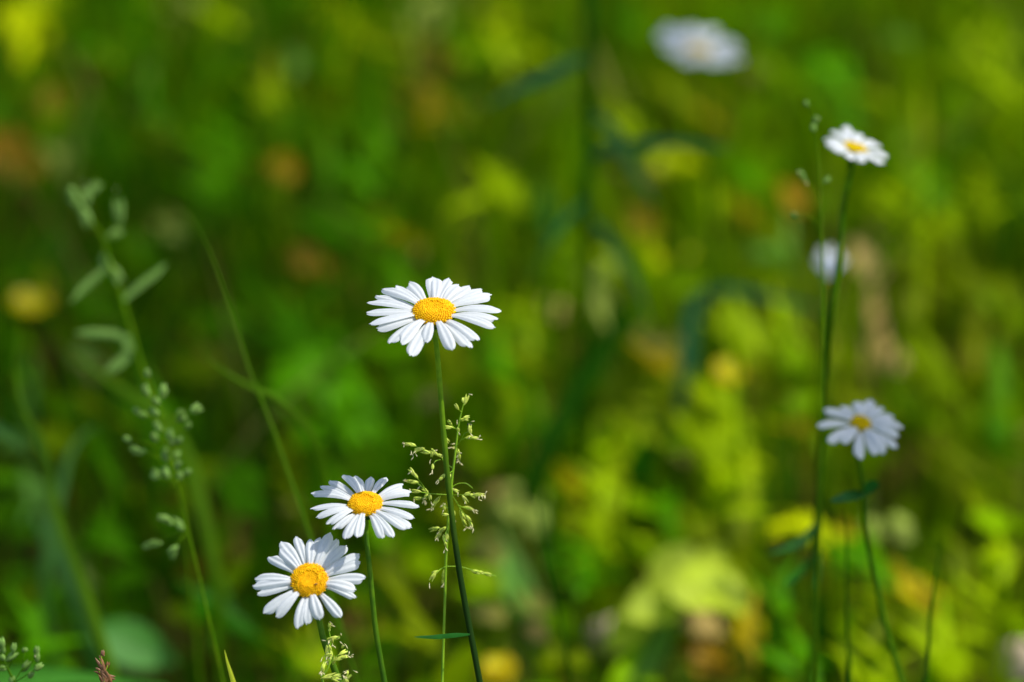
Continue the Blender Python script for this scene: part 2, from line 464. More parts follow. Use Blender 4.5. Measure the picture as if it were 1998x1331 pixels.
def build_meadow():
    rng = random.Random(5)
    mb = MB()
    n = 0
    # dense near field, thinner all round
    def one(x, y, dens, wide):
        nonlocal n
        z0 = -0.005
        hmax = 0.07 + 0.07 * ss(1.2, 1.9, y)
        h = hmax * rng.uniform(0.45, 1.15)
        root = Vector((x, y, z0))
        px, py, d = proj(root + Vector((0, 0, h * 0.6))) if y > 0.4 else (0, 0, 1)
        inside = y > 0.7 and -80 < px < 2080 and -150 < py < 1450
        c = None
        if inside:
            kind, keep = field(px, py)
            if rng.random() > keep: return
            for (cx, cy, rx, ry) in CLEAR:
                if ((px - cx) / rx) ** 2 + ((py - cy) / ry) ** 2 < 1.15: return
            ptx, pty, _ = proj(root + Vector((0, 0, h)))
            for (cx, cy, rx, ry) in CLEAR:
                if ((ptx - cx) / rx) ** 2 + ((pty - cy) / ry) ** 2 < 1: return
            if kind and kind not in ('rust', 'tan', 'cream', 'orange', 'gold') and rng.random() < 0.75:
                k = rng.uniform(0.7, 1.2)
                c = tuple(v * k for v in C[kind])
        if c is None:
            c = base_colour(px if inside else 900 + 900 * noise.noise(Vector((x, y, 3))), py if inside else 700, rng)
        a = rng.uniform(0, 2 * math.pi)
        lean = Vector((math.cos(a), math.sin(a), 0)) * h * rng.uniform(0.05, 0.55)
        pts = []
        for i in range(6):
            u = i / 5
            pts.append(root + Vector((0, 0, h * (u - 0.12 * u * u * u))) + lean * (u ** 1.8))
        b = rng.uniform(0, math.pi)
        side = Vector((math.cos(b), math.sin(b) * 0.7, 0))
        wd = rng.uniform(0.0025, 0.0055) * wide
        blade_mesh(mb, pts, wd, c, side, fold=rng.uniform(0.1, 0.5))
        n += 1
    for i in range(10000):
        one(rng.uniform(-0.62, 0.62), rng.uniform(0.95, 2.75), 1, 1)
    for i in range(15000):
        x = rng.uniform(-2.6, 2.6); y = rng.uniform(-0.3, 5.0)
        if abs(x) < 0.6 and 0.95 < y < 2.7: continue
        if abs(x) < 0.5 and y < 0.95 and y > -0.2 and rng.random() < 0.3: continue
        one(x, y, 1, 1.8)
    # taller thin blades standing between the daisies and the low growth
    for i in range(620):
        x = rng.uniform(-.62, .62); y = rng.uniform(1.16, 2.1)
        h = rng.uniform(.10, .235) * (1 if y > 1.3 else .7)
        root = Vector((x, y, -.005))
        px, py, d = proj(root + Vector((0, 0, h * .8)))
        c = base_colour(px, py, rng)
        if rng.random() < .3 and px > 900: c = lerp3(c, C['lime'], .6)
        if rng.random() < .25: c = lerp3(c, (0.02, .09, .004), .8)
        ptx, pty, _ = proj(root + Vector((0, 0, h)))
        if any(((ptx - cx) / rx) ** 2 + ((pty - cy) / ry) ** 2 < 1.3 for (cx, cy, rx, ry) in CLEAR): continue
        a = rng.uniform(0, 6.283); k = rng.choice([.1, .2, .35, .6, 1.0])
        lean = Vector((math.cos(a), math.sin(a) * .6, 0)) * h * k
        pts = [root + Vector((0, 0, h * (j / 8 - .2 * k * (j / 8) ** 3))) + lean * ((j / 8) ** 1.7) for j in range(9)]
        blade_mesh(mb, pts, rng.uniform(.0014, .0042), c, Vector((1, rng.uniform(-.8, .8), 0)), fold=rng.uniform(.1, .5), tip=.6)
    # broad upright blades that read as bright and dark streaks
    for (x, y, hpx, wpx, sl, k) in [(1190, 930, 180, 44, 40, 'lime'), (1225, 900, 150, 30, 60, 'lime'), (1160, 1040, 140, 36, 10, 'lime'), (1390, 850, 160, 44, 8, 'lime'), (1425, 800, 150, 30, -8, 'lime'),
            (1455, 960, 200, 40, 12, 'lime'), (1440, 1020, 150, 30, 12, 'olive'), (1030, 650, 150, 30, 6, 'lime'), (1000, 780, 160, 24, -20, 'green'), (1045, 800, 140, 20, -30, 'green'), (1540, 620, 140, 30, 10, 'green'),
            (1330, 800, 170, 40, 4, 'dgreen'), (1180, 690, 210, 46, 120, 'dgreen'), (1265, 900, 150, 46, 50, 'dgreen'), (1310, 1000, 120, 30, 10, 'green'), (1540, 900, 240, 26, -6, 'dgreen'), (1490, 1010, 200, 24, 6, 'dgreen'),
            (1600, 1230, 170, 40, -20, 'dgreen'), (1700, 1250, 200, 46, -50, 'dgreen'), (1860, 880, 200, 30, 0, 'olive'), (1940, 760, 200, 40, 10, 'green'), (1880, 1180, 180, 24, 30, 'olive'), (1830, 1230, 150, 24, 20, 'lime'),
            (1230, 1280, 160, 30, 70, 'lime'), (1280, 1230, 190, 40, 90, 'palegreen'), (1500, 1260, 140, 40, 6, 'dgreen'), (1010, 1130, 180, 40, -60, 'palegreen'), (1080, 1060, 200, 26, -20, 'dgreen'), (1110, 1010, 160, 22, 10, 'olive'),
            (660, 60, 170, 30, 4, 'limey'), (525, 190, 130, 34, -8, 'lime'), (770, 520, 170, 30, 10, 'green'), (880, 640, 220, 40, 4, 'olive'), (1095, 130, 220, 36, 12, 'green'), (1330, 130, 150, 36, 4, 'olive'), (1500, 150, 190, 44, -8, 'green'),
            (1590, 70, 160, 34, 8, 'dgreen'), (1650, 200, 180, 34, -10, 'green'), (1790, 260, 200, 40, 12, 'lime'), (1860, 180, 220, 40, -6, 'green'), (1940, 120, 200, 34, 10, 'lime'), (1770, 560, 170, 36, 8, 'olive'), (1700, 640, 160, 40, -6, 'tan'),
            (210, 900, 160, 34, -60, 'green'), (90, 1010, 170, 38, -70, 'palegreen'), (60, 760, 140, 24, 10, 'palegreen'), (250, 720, 160, 30, -70, 'green'), (400, 330, 220, 34, 8, 'green'), (470, 130, 190, 34, 20, 'dgreen'), (730, 180, 200, 34, 6, 'green'),
            (640, 330, 190, 30, -10, 'green'), (1250, 560, 150, 24, -20, 'dgreen'), (1960, 430, 230, 40, 10, 'dgreen'), (1900, 640, 200, 34, 8, 'olive'), (1130, 330, 200, 34, 0, 'dgreen'), (300, 130, 190, 34, 10, 'green'), (220, 330, 170, 30, -8, 'dgreen')]:
        for j in range(2 if wpx > 32 else 1):
            xx = x + rng.uniform(-.35, .35) * wpx * j; yy = y + rng.uniform(-20, 20) * j
            nrm = (SUN * (1.0 if k not in ('dgreen',) else .1) - FWD * (.8 if k != 'dgreen' else 1.2) + Vector((rng.uniform(-.2, .2), rng.uniform(-.2, .2), 0))).normalized()
            b0 = at(xx - sl * .5, yy + hpx * .5, ground_depth(xx, yy + hpx * .5, .045))
            tp = hit_plane(xx + sl * .5, yy - hpx * .5, b0, nrm)
            side = nrm.cross((tp - b0).normalized())
            g = Vector((b0.x, b0.y + .01, -.005))
            col = tuple(v * rng.uniform(.85, 1.15) for v in C[k])
            blade_mesh(mb, smooth_path([g, b0, b0.lerp(tp, .5) + nrm * .003, tp], 5), wpx * mpp(1.65), col, side, fold=.15, tip=.45, base=.5)
    o = mb.build('meadow_grass', M['grass'])
    tag(o, 'dense green and yellow-green meadow grass growing all over the ground behind the daisies', 'grass', kind='stuff')

    # low broad leaves among the grass
    mb = MB()
    SUNV = SUN
    for (x, y, rx, ry, k) in PATCH:
        if k in ('rust', 'orange', 'tan', 'cream'): continue
        gd = ground_depth(x, y)
        cnt = max(5, int(rx * ry / 280))
        for j in range(cnt):
            th = rng.uniform(0, 6.283); rr = math.sqrt(rng.random()) * 0.85
            zz = rng.uniform(0.05, 0.11)
            px = x + rx * rr * math.cos(th); py = y + ry * rr * math.sin(th)
            p = at(px, py, ground_depth(px, py, zz))
            col = C[k]; s = rng.uniform(0.75, 1.2)
            col = tuple(min(0.8, v * s) for v in col)
            s = rng.uniform(0.40, 0.75)
            L = max(0.010, 2 * min(rx, ry) * mpp(gd) * s)
            nrm = (SUNV * 1.0 - FWD * 0.5 + Vector((rng.uniform(-.5, .5), rng.uniform(-.5, .5), rng.uniform(-.3, .3)))).normalized()
            dr = Vector((rng.uniform(-1, 1), rng.uniform(-1, 1), rng.uniform(-0.2, 1.0 if ry > rx else 0.4)))
            dr = (dr - nrm * dr.dot(nrm)).normalized()
            if ry > rx * 1.3 or (ry >= rx * .8 and rng.random() < 0.75):
                up = Vector((rng.uniform(-.5, .6), rng.uniform(-.3, .3), 1)); dr = (up - nrm * up.dot(nrm)).normalized()
                leaf_mesh(mb, p - dr * L * 1.1, dr, nrm, L * rng.uniform(2.0, 3.0), L * rng.uniform(.25, .5), col, curl=rng.uniform(0, .25), rng=rng)
                b0 = p - dr * L * 1.1
            elif rng.random() < .35: continue
            else:
                leaf_mesh(mb, p - dr * L * 0.5, dr, nrm, L, L * rng.uniform(0.6, 0.85), col, curl=rng.uniform(0, .25), rng=rng)
                b0 = p - dr * L * 0.5
            g = Vector((b0.x + rng.uniform(-.01, .01), b0.y + rng.uniform(0, .02), -0.005))
            blade_mesh(mb, [g, g.lerp(b0, .5) + Vector((0.002, 0, 0)), b0], 0.0012, col, Vector((1, 0, 0)), tip=0.01, base=1)
    # random filler leaves
    for i in range(9000):
        x = rng.uniform(-1.2, 1.2); y = rng.uniform(1.0, 3.2)
        zz = rng.uniform(0.01, 0.08)
        p = Vector((x, y, zz))
        px, py, d = proj(p)
        kind, keep = field(px, py)
        if rng.random() > keep * 1.1 : continue
        if any(((px - cx) / rx) ** 2 + ((py - cy) / ry) ** 2 < 1.2 for (cx, cy, rx, ry) in CLEAR): continue
        c = base_colour(px, py, rng)
        nrm = Vector((rng.uniform(-.7, .7), rng.uniform(-.8, .4), 1)).normalized()
        dr = Vector((rng.uniform(-1, 1), rng.uniform(-1, 1), 0.1)); dr = (dr - nrm * dr.dot(nrm)).normalized()
        L = rng.uniform(0.014, 0.036)
        leaf_mesh(mb, p, dr, nrm, L, L * rng.uniform(0.4, 0.8), c, curl=rng.uniform(0, .3), rng=rng, nl=6)
        g = Vector((x + rng.uniform(-.01, .01), y + rng.uniform(-.01, .01), -0.005))
        blade_mesh(mb, [g, g.lerp(p, .5), p], 0.0012, c, Vector((1, 0, 0)), tip=0.01, base=1)
    o = mb.build('ground_cover', M['grass'])
    tag(o, 'low broad-leaved ground cover in many greens spread between the grass blades', 'ground cover', kind='stuff')


build_meadow()


# ------------------------------------------------------------------ daisies
def head_frame(rot, ratio):
    """rot: image-plane rotation of the ellipse's long axis (deg, clockwise), ratio: short/long axis"""
    r = math.radians(-rot)
    s = math.sqrt(1 - ratio * ratio)
    n = RT * (-math.sin(r) * s) + UP * (math.cos(r) * s) - FWD * ratio
    n.normalize()
    x = (RT * math.cos(r) + UP * math.sin(r)).normalized()
    x = (x - n * x.dot(n)).normalized()
    y = n.cross(x)
    return n, x, y


def petal(mb, c, n, ang_v, length, r0, width, hump, lift, roll, rng, zoff):
    """one ray floret from radius r0 out to length along ang_v"""
    v = ang_v
    a = n.cross(v)
    NL, NW = 18, 11
    vs = []; fs = []
    notch = rng.uniform(0.015, 0.05); nk = rng.choice([2, 2, 3])
    skew = rng.uniform(-0.05, 0.05)
    sway = rng.uniform(-0.04, 0.04) * length
    tipdrop = rng.uniform(-0.1, 0.9)
    for i in range(NL):
        u = i / (NL - 1)
        wd = width * 0.5 * (0.48 + 0.52 * ss(0, 0.62, u))
        if u > 0.72:
            q = (u - 0.72) / 0.28
            wd *= math.sqrt(max(0.0, 1 - q ** 2.3 * 0.86))
        for k in range(NW):
            s = -1 + 2 * k / (NW - 1)
            tipcut = 0
            if u > 0.8:
                q = (u - 0.8) / 0.2
                tipcut = q * length * (notch * (0.5 - 0.5 * math.cos(math.pi * nk * (s + 1))) * 0.8 + 0.035 * s * s + skew * s)
            rr = r0 + (length - r0) * u - tipcut
            z = hump * math.sin(math.pi * u ** 0.9) - tipdrop * hump * max(0, u - 0.75) * 2 + zoff * (1 - 0.3 * u)
            groove = -0.00021 * math.cos(s * math.pi * 2.0) * min(1, u * 3) * (1 - 0.6 * max(0, u - .8) / .2)
            cup = -lift * wd * s * s
            z += groove + cup + roll * s * wd * u
            vs.append(c + v * rr + a * (s * wd + sway * u * u) + n * z)
    for i in range(NL - 1):
        for k in range(NW - 1):
            o = i * NW + k
            fs.append((o, o + 1, o + NW + 1, o + NW))
    mb.add(vs, fs)


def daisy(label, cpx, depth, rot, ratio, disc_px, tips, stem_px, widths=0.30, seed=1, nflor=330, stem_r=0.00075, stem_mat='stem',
          hump=0.0011, leaves=(), tipdepth=None, group=None, dome=0.34, wilt=0):
    rng = random.Random(seed)
    n, X, Y = head_frame(rot, ratio)
    c = at(cpx[0], cpx[1], depth)
    rd = disc_px * 0.5 * mpp(depth)
    # stem
    nb = c - n * rd * 0.75
    pts = [nb, nb - n * 0.003] + [at(x, y, d) for (x, y, d) in stem_px]
    pts = to_ground(pts)
    path = smooth_path(pts, 8)
    root = path[-1].copy(); root.z = 0
    t = empty('daisy', root, label, 'flower', group)
    mb = MB()
    L = len(path)
    rr = [stem_r * (1.2 - 0.2 * min(1, i / 4)) * (1 + 0.7 * i / L) for i in range(L)]
    mb.tube(path, rr, n=14, ribs=0.07)
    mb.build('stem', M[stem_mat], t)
    # calyx: overlapping green bracts under the head
    mb = MB()
    for row in range(2):
        for k in range(16):
            a = 2 * math.pi * (k + 0.5 * row) / 16
            v = X * math.cos(a) + Y * math.sin(a)
            b0 = c - n * rd * (0.72 - 0.1 * row) + v * rd * 0.15
            tip = c - n * rd * (0.12 + 0.12 * row) + v * rd * (1.10 - 0.12 * row)
            d = tip - b0
            leaf_mesh(mb, b0, d, (v - n), d.length, rd * 0.36, curl=-0.08, rng=rng)
    vs = []; fs = []
    for i in range(5):
        u = i / 4
        for k in range(20):
            a = 2 * math.pi * k / 20
            v = X * math.cos(a) + Y * math.sin(a)
            vs.append(c + v * rd * (0.18 + 0.78 * math.sin(u * math.pi / 2)) - n * rd * (0.74 - 0.66 * u ** 1.4))
    for i in range(4):
        for k in range(20):
            k2 = (k + 1) % 20
            fs.append((i * 20 + k, i * 20 + k2, (i + 1) * 20 + k2, (i + 1) * 20 + k))
    mb.add(vs, fs)
    mb.build('calyx', M['calyx'], t)
    # disc
    mb = MB()
    vs = []; fs = []
    NR, NA = 12, 40
    def dz(q):   # dome profile with a dimple
        return rd * (dome * math.sqrt(max(0, 1 - q ** 2.6)) - dome * 0.22 * math.exp(-(q / 0.22) ** 2))
    for i in range(NR + 1):
        q = i / NR
        for k in range(NA):
            a = 2 * math.pi * k / NA
            vs.append(c + (X * math.cos(a) + Y * math.sin(a)) * rd * 0.97 * q + n * (dz(q) - 0.0001))
    for i in range(NR):
        for k in range(NA):
            k2 = (k + 1) % NA
            fs.append((i * NA + k, i * NA + k2, (i + 1) * NA + k2, (i + 1) * NA + k))
    for k in range(NA):   # underside wall
        a = 2 * math.pi * k / NA
        vs.append(c + (X * math.cos(a) + Y * math.sin(a)) * rd * 0.9 - n * rd * 0.12)
    for k in range(NA):
        k2 = (k + 1) % NA
        fs.append((NR * NA + k, NR * NA + k2, (NR + 1) * NA + k2, (NR + 1) * NA + k))
    mb.add(vs, fs, mi=0)
    for i in range(nflor):
        q = math.sqrt((i + 0.5) / nflor)
        a = i * 2.399963
        e = rng.uniform(-0.3, 0.3) * 0.02
        v = X * math.cos(a) + Y * math.sin(a)
        s = rd * (1.02 / math.sqrt(nflor)) * (0.80 if q < 0.45 else 1.0) * rng.uniform(0.85, 1.12)
        p = c + v * rd * (q * 0.985 + e) + n * dz(min(q, 1))
        nn = (n + v * (0.1 + 0.9 * q ** 3)).normalized()
        aa = nn.cross(v).normalized(); bb = nn.cross(aa)
        hgt = s * (0.7 if q < 0.45 else rng.uniform(1.3, 2.2))
        vs = []
        for ring, (rz, rw) in enumerate(((-0.4, 1.0), (0.55, 0.95), (0.9, 0.62 if q < .45 else 0.85))):
            for k in range(6):
                th = 2 * math.pi * k / 6 + i
                vs.append(p + (aa * math.cos(th) + bb * math.sin(th)) * s * rw * (1.0 if (q < .45 or ring < 2 or k % 2) else 0.8) + nn * hgt * rz)
        vs.append(p + nn * hgt * (1.0 if q < 0.5 else 0.62))
        fs = []
        for ring in range(2):
            for k in range(6):
                k2 = (k + 1) % 6
                fs.append((ring * 6 + k, ring * 6 + k2, (ring + 1) * 6 + k2, (ring + 1) * 6 + k))
        for k in range(6):
            fs.append((12 + k, 12 + (k + 1) % 6, 18))
        mb.add(vs, fs, mi=1 if q < 0.5 else 0)
    mb.build('disc', [M['disc'], M['disc_bud']] if nflor > 200 else [M['disc_plain']] * 2, t, smooth=True)
    if wilt:
        mb = MB()
        p = hit_plane(613, 1141, c + n * (dz(0.35) + 0.0008), n)
        mb.tube([p, p + X * .0004 + Y * .0003, p + X * .0012 + Y * .0004], [.0001, .00022, .00008], n=6)
        mb.build('withered_floret', M['brown_seed'], t)
    # petals
    for i, tp in enumerate(tips):
        tv = hit_plane(tp[0], tp[1], c, n) - c
        ln = tv.length
        v = tv.normalized()
        mb = MB()
        wd = widths * (2.5 * rd if len(tp) < 3 else 2.5 * rd * tp[2]) * rng.uniform(0.92, 1.1)
        petal(mb, c, n, v, ln, rd * 0.80, wd, hump * rng.uniform(0.5, 1.3), rng.uniform(0.10, 0.36), rng.uniform(-0.28, 0.28), rng,
              0.00062 * (i * 2 % 3) - 0.0004)
        mb.build('petal', M['petal'], t)
    for (pts_, wid) in leaves:
        mb = MB()
        P = smooth_path([at(*q) for q in pts_], 5)
        blade_mesh(mb, P, wid, None, UP, fold=0.15, tip=0.4, base=0.35)
        mb.build('leaf', M['leaf'], t)
    return t


def z1(l): return [(690 + x / 6.43, 510 + y / 6.43, *r) for (x, y, *r) in l]
def z2(l): return [(480 + x / 3.914, 900 + y / 3.914, *r) for (x, y, *r) in l]
def z4(l): return [(1550 + x / 7.83, 750 + y / 7.83, *r) for (x, y, *r) in l]
def z5(l): return [(1540 + x / 3.327, 200 + y / 3.327, *r) for (x, y, *r) in l]


daisy('sunlit daisy at the centre, highest of the three sharp ones, feathery grass by its stem', (846.3, 610), D0, 0, 0.57, 83,
      z1([(985, 180), (1185, 218), (1340, 285), (1610, 325), (1750, 435), (1848, 600), (1812, 715), (1778, 845), (1585, 985), (1470, 1065),
          (1215, 1125), (895, 1020), (710, 1170), (565, 1032), (425, 1018), (290, 838), (190, 795), (148, 650), (170, 505), (352, 352), (505, 312), (675, 245), (1060, 215), (1475, 312, .9), (258, 425, .9)]),
      [(853, 690, D0 + .006), (866, 850, D0 + .008), (876, 960, D0 + .010), (897, 1120, D0 + .012), (936, 1331, D0 + .016)],
      widths=0.248, seed=3, stem_r=0.00075, stem_mat='stem_painted_shade', leaves=[([(917, 1238, D0 + .013), (885, 1240, D0 + .004), (850, 1243, D0 - .006), (808, 1243, D0 - .014)], 0.0016)],
      group='oxeye daisies in the meadow')
daisy('sunlit white daisy overlapping above the lowest one, its upper left petals partly shaded', (713, 985), D0 - 0.002, 0, 0.60, 68,
      z2([(950, 110), (1075, 130), (1200, 175), (1262, 212), (1322, 342), (1292, 432), (1264, 502), (1215, 537), (1140, 578), (1058, 574), (848, 590),
          (760, 592), (680, 522), (615, 488), (535, 435), (490, 348), (500, 243), (565, 195), (650, 130), (760, 105), (848, 110)]),
      [(715, 1050, D0 + .004), (722, 1120, D0 + .006), (733, 1230, D0 + .010), (750, 1331, D0 + .014)],
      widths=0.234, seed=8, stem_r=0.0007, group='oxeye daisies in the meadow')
daisy('lowest sunlit white daisy tilted to show its full face, shade across its top petals', (604, 1134), D0 - 0.012, 0, 0.85, 74,
      z2([(560, 570), (655, 545), (702, 592), (768, 632), (872, 712), (878, 768), (915, 885), (845, 985), (845, 1040, .8), (730, 1188), (555, 1222),
          (462, 1248), (380, 1272), (232, 1198), (135, 1166), (85, 1005), (48, 945), (62, 890), (178, 715), (258, 675), (275, 608), (393, 565), (500, 600)]),
      [(620, 1200, D0 + .002), (632, 1250, D0 + .004), (650, 1300, D0 + .006), (662, 1331, D0 + .008)],
      widths=0.228, seed=15, stem_r=0.00085, group='oxeye daisies in the meadow', dome=0.30, wilt=1)
DR = D0 + 0.12
daisy('blurred white daisy in shade facing the viewer, lower of the two on the right side', (1679, 828), DR, 8, 0.66, 42,
      z4([(1170, 215), (960, 270), (1340, 350), (1530, 480), (1660, 640), (1600, 790), (1570, 965), (1390, 1050), (1250, 1085), (970, 1125),
          (740, 915), (500, 870), (345, 615), (440, 410), (740, 325)]),
      [(1675, 893, DR + .01), (1685, 960, DR + .01), (1690, 1040, DR + .01), (1710, 1140, DR + .01), (1730, 1230, DR + .01), (1760, 1331, DR + .01)],
      widths=0.40, seed=21, nflor=110, stem_r=0.0008, stem_mat='stem_dark',
      leaves=[([(1687, 965, DR), (1660, 968, DR - .005), (1620, 978, DR - .01)], 0.004), ([(1686, 958, DR), (1700, 950, DR - .01), (1716, 945, DR - .02)], 0.005)],
      group='oxeye daisies in the meadow')
D5 = D0 + 0.135
daisy('small tilted white daisy seen from the side on a tall stem at the upper right', (1667, 292), D5, 17, 0.40, 48,
      z5([(360, 140), (440, 205), (290, 180), (225, 222), (232, 275), (290, 315), (540, 235), (598, 285), (640, 345), (620, 392), (540, 385), (470, 385), (380, 355)]),
      [(1662, 322, D5 + .01), (1645, 400, D5 + .01), (1640, 470, D5 + .01), (1633, 540, D5 + .01), (1622, 620, D5 + .012), (1612, 720, D5 + .03),
       (1604, 850, D5 + .05), (1594, 1000, D5 + .07), (1588, 1150, D5 + .09), (1582, 1331, D5 + .11)],
      widths=0.36, seed=27, nflor=110, stem_r=0.0010, stem_mat='stem_dark',
      leaves=[([(1612, 740, D5 + .03), (1606, 650, D5 + .02), (1603, 560, D5), (1598, 530, D5)], 0.0022),
              ([(1592, 1060, D5 + .08), (1602, 1100, D5 + .07), (1590, 1150, D5 + .06)], 0.008),
              ([(1590, 1085, D5 + .08), (1560, 1120, D5 + .07), (1530, 1140, D5 + .06)], 0.004),
              ([(1593, 1020, D5 + .07), (1560, 1060, D5 + .07), (1500, 1080, D5 + .06)], 0.003)],
      group='oxeye daisies in the meadow')
D6 = 1.52
tips6 = []
for k in range(21):
    a = 2 * math.pi * k / 21
    x = 84 * math.cos(a); y = 34 * math.sin(a)
    r = math.radians(12)
    tips6.append((1365 + x * math.cos(r) - y * math.sin(r) + R0.uniform(-9, 9), 91 + x * math.sin(r) + y * math.cos(r) * (1.25 if math.sin(a) < 0 else .9) + R0.uniform(-6, 8)))
daisy('very blurred white daisy in shade at the top edge right of the dark stalk', (1361, 101), D6, 12, 0.42, 50, tips6,
      [(1372, 160, D6 + .02), (1380, 260, D6 + .03), (1386, 340, D6 + .03)], widths=0.34, seed=33, nflor=90, stem_r=0.0009, stem_mat='stem_dark',
      group='oxeye daisies in the meadow')
D7 = 1.36
daisy('half open small white daisy blurred behind the tall stem on the right', (1620, 545), D7, -10, 0.30, 18,
      [(1590, 500), (1600, 486), (1614, 482), (1626, 490), (1650, 505), (1640, 492)],
      [(1614, 590, D7 + .01), (1606, 700, D7 + .01), (1610, 800, D7 + .02)], widths=0.62, seed=37, nflor=60, stem_r=0.0008, stem_mat='stem_dark',
      group='oxeye daisies in the meadow')


# ------------------------------------------------------------------ seeding grasses
def spikelet(mb, p, d, length, wid, rng, anth=0.0):
    """overlapping pointed glumes, plus hanging cream anthers"""
    d = d.normalized()
    ref = -FWD
    a = d.cross(ref)
    if a.length < 0.1: a = d.cross(UP)
    a.normalize(); b = d.cross(a)
    for (off, tilt, sc) in ((0, 0.10, 1), (0.12, -0.16, 0.9), (0.30, 0.22, 0.75), (0.42, -0.26, 0.6)):
        dd = (d + a * tilt).normalized()
        q0 = p + d * length * off * 0.6
        L = length * sc * 0.8
        aa = dd.cross(b).normalized()
        vs = []; fs = []
        NS = 6
        for i in range(NS):
            u = i / (NS - 1)
            r = wid * 0.5 * math.sin(math.pi * (0.05 + 0.93 * u ** 0.7)) ** 1.15 * (0.8 + 0.2 * sc)
            for k in range(6):
                th = 2 * math.pi * k / 6
                vs.append(q0 + dd * L * u + aa * r * math.cos(th) + b * r * math.sin(th) * 0.7)
        for i in range(NS - 1):
            for k in range(6):
                k2 = (k + 1) % 6
                fs.append((i * 6 + k, i * 6 + k2, (i + 1) * 6 + k2, (i + 1) * 6 + k))
        mb.add(vs, fs, mi=0)
    if anth > 0:
        for j in range(int(anth * .6 + .5)):
            q = p + d * length * rng.uniform(0.45, 1.05)
            e = (d * rng.uniform(-.2, .8) + a * rng.uniform(-1, 1) - UP * 0.6 - FWD * rng.uniform(0, .6)).normalized()
            q2 = q + e * rng.uniform(.0004, .0009)
            q3 = q2 + (e + a * rng.uniform(-.8, .8)).normalized() * rng.uniform(.0007, .0013)
            mb.tube([q, q2, q2.lerp(q3, .5), q3], [.00005, .00011, .00020, .00010], n=5, mi=1)


def grass_stalk(label, axis, branches, spikes, depth, seed=1, r=0.0005, mat='culm', smat='spikelet', slen=0.0032, swid=0.0011, anth=3,
                group=None, blades=(), jit=0.004, name='seeding_grass', cat='grass stalk', ground=True):
    rng = random.Random(seed)
    pts = [at(x, y, depth) for (x, y) in axis]
    if ground: pts = to_ground(pts)
    path = smooth_path(pts, 5)
    root = path[-1].copy(); root.z = max(0, root.z) if not ground else 0
    t = empty(name, root, label, cat, group)
    mb = MB()
    mb.tube(path, [r * (0.35 + 0.65 * min(1, i / (len(path) * .35))) for i in range(len(path))], n=7)
    mb.build('stalk', M[mat], t)
    ends = []
    for br in branches:
        dz = rng.uniform(-jit, jit)
        P = [at(x, y, depth + dz * i / max(1, len(br) - 1)) for i, (x, y) in enumerate(br)]
        mb = MB()
        mb.tube(smooth_path(P, 4), r * 0.36, n=5)
        mb.build('branch', M[mat], t)
        ends.append((br, dz))
    for sp in spikes:
        x, y, ang = sp[0], sp[1], sp[2]
        sc = sp[3] if len(sp) > 3 else 1
        an = sp[4] if len(sp) > 4 else anth
        # nearest branch point gives the depth
        best = 1e9; dz = 0
        for br, z in ends:
            for i, (bx, by) in enumerate(br):
                q = (bx - x) ** 2 + (by - y) ** 2
                if q < best: best = q; dz = z * i / max(1, len(br) - 1)
        a = math.radians(ang)
        d = RT * math.cos(a) + UP * math.sin(a) - FWD * rng.uniform(-0.3, 0.4)
        L = slen * sc * rng.uniform(.75, 1.2)
        p = at(x, y, depth + dz) - d.normalized() * L * 0.5
        mb = MB()
        spikelet(mb, p, d, L, swid * (0.7 + 0.3 * sc), rng, an)
        # pedicel to the nearest branch point
        mats = [M[smat], M['anther']]
        mb.build('spikelet', mats, t)
    for (pp, wid) in blades:
        mb = MB()
        blade_mesh(mb, smooth_path([at(*q) for q in pp], 5), wid, None, UP + RT * 0.4, fold=0.3, tip=0.3, base=0.7)
        mb.build('blade', M[smat], t)
    return t


def zp(x, y): return (760 + x / 3.025, 740 + y / 3.025)
AX = [zp(*p) for p in ((447, 110), (432, 165), (422, 205), (408, 270), (398, 350), (388, 440), (375, 540), (366, 620), (366, 685), (352, 770), (345, 870), (337, 985), (332, 1100), (326, 1331))]
AX += [(863, 1331)]
BR = [[(424, 195), (410, 180), (395, 158)], [(414, 245), (440, 235), (470, 222)], [(405, 300), (375, 282), (362, 258), (340, 247)], [(385, 292), (360, 285), (325, 284)],
      [(400, 392), (418, 365), (440, 325), (470, 305), (477, 275)], [(425, 360), (455, 345), (512, 348)], [(400, 395), (388, 408)], [(395, 400), (410, 440), (412, 470)],
      [(374, 527), (352, 510), (328, 492)], [(374, 540), (345, 560), (300, 585)], [(366, 585), (358, 600)],
      [(366, 660), (340, 540), (300, 455), (235, 435), (160, 400), (95, 382)], [(300, 475), (270, 485), (255, 518)],
      [(366, 684), (300, 680), (240, 676), (190, 668), (130, 660)], [(225, 672), (195, 625), (160, 580), (120, 532)], [(200, 645), (160, 612), (112, 602)],
      [(240, 676), (218, 700)], [(300, 680), (285, 715), (255, 752)], [(240, 680), (200, 700), (150, 705)],
      [(368, 684), (430, 682), (490, 682), (545, 682)], [(430, 683), (450, 712)], [(370, 688), (395, 725), (418, 765), (445, 800), (470, 830), (487, 868)],
      [(405, 745), (440, 758), (480, 765)], [(415, 762), (428, 810), (442, 858)],
      [(352, 770), (335, 755), (320, 740)], [(350, 800), (325, 800)], [(366, 760), (380, 795)],
      [(345, 870), (310, 880), (240, 887)], [(345, 870), (310, 890), (285, 940)], [(343, 880), (325, 930), (328, 980)], [(343, 890), (342, 930)],
      [(333, 1105), (290, 1130), (250, 1170)], [(333, 1105), (325, 1150), (320, 1200)], [(333, 1105), (385, 1105), (440, 1112), (530, 1140), (630, 1162)],
      [(366, 640), (400, 618), (450, 615), (492, 645)]]
BR = [[zp(*p) for p in b] for b in BR]
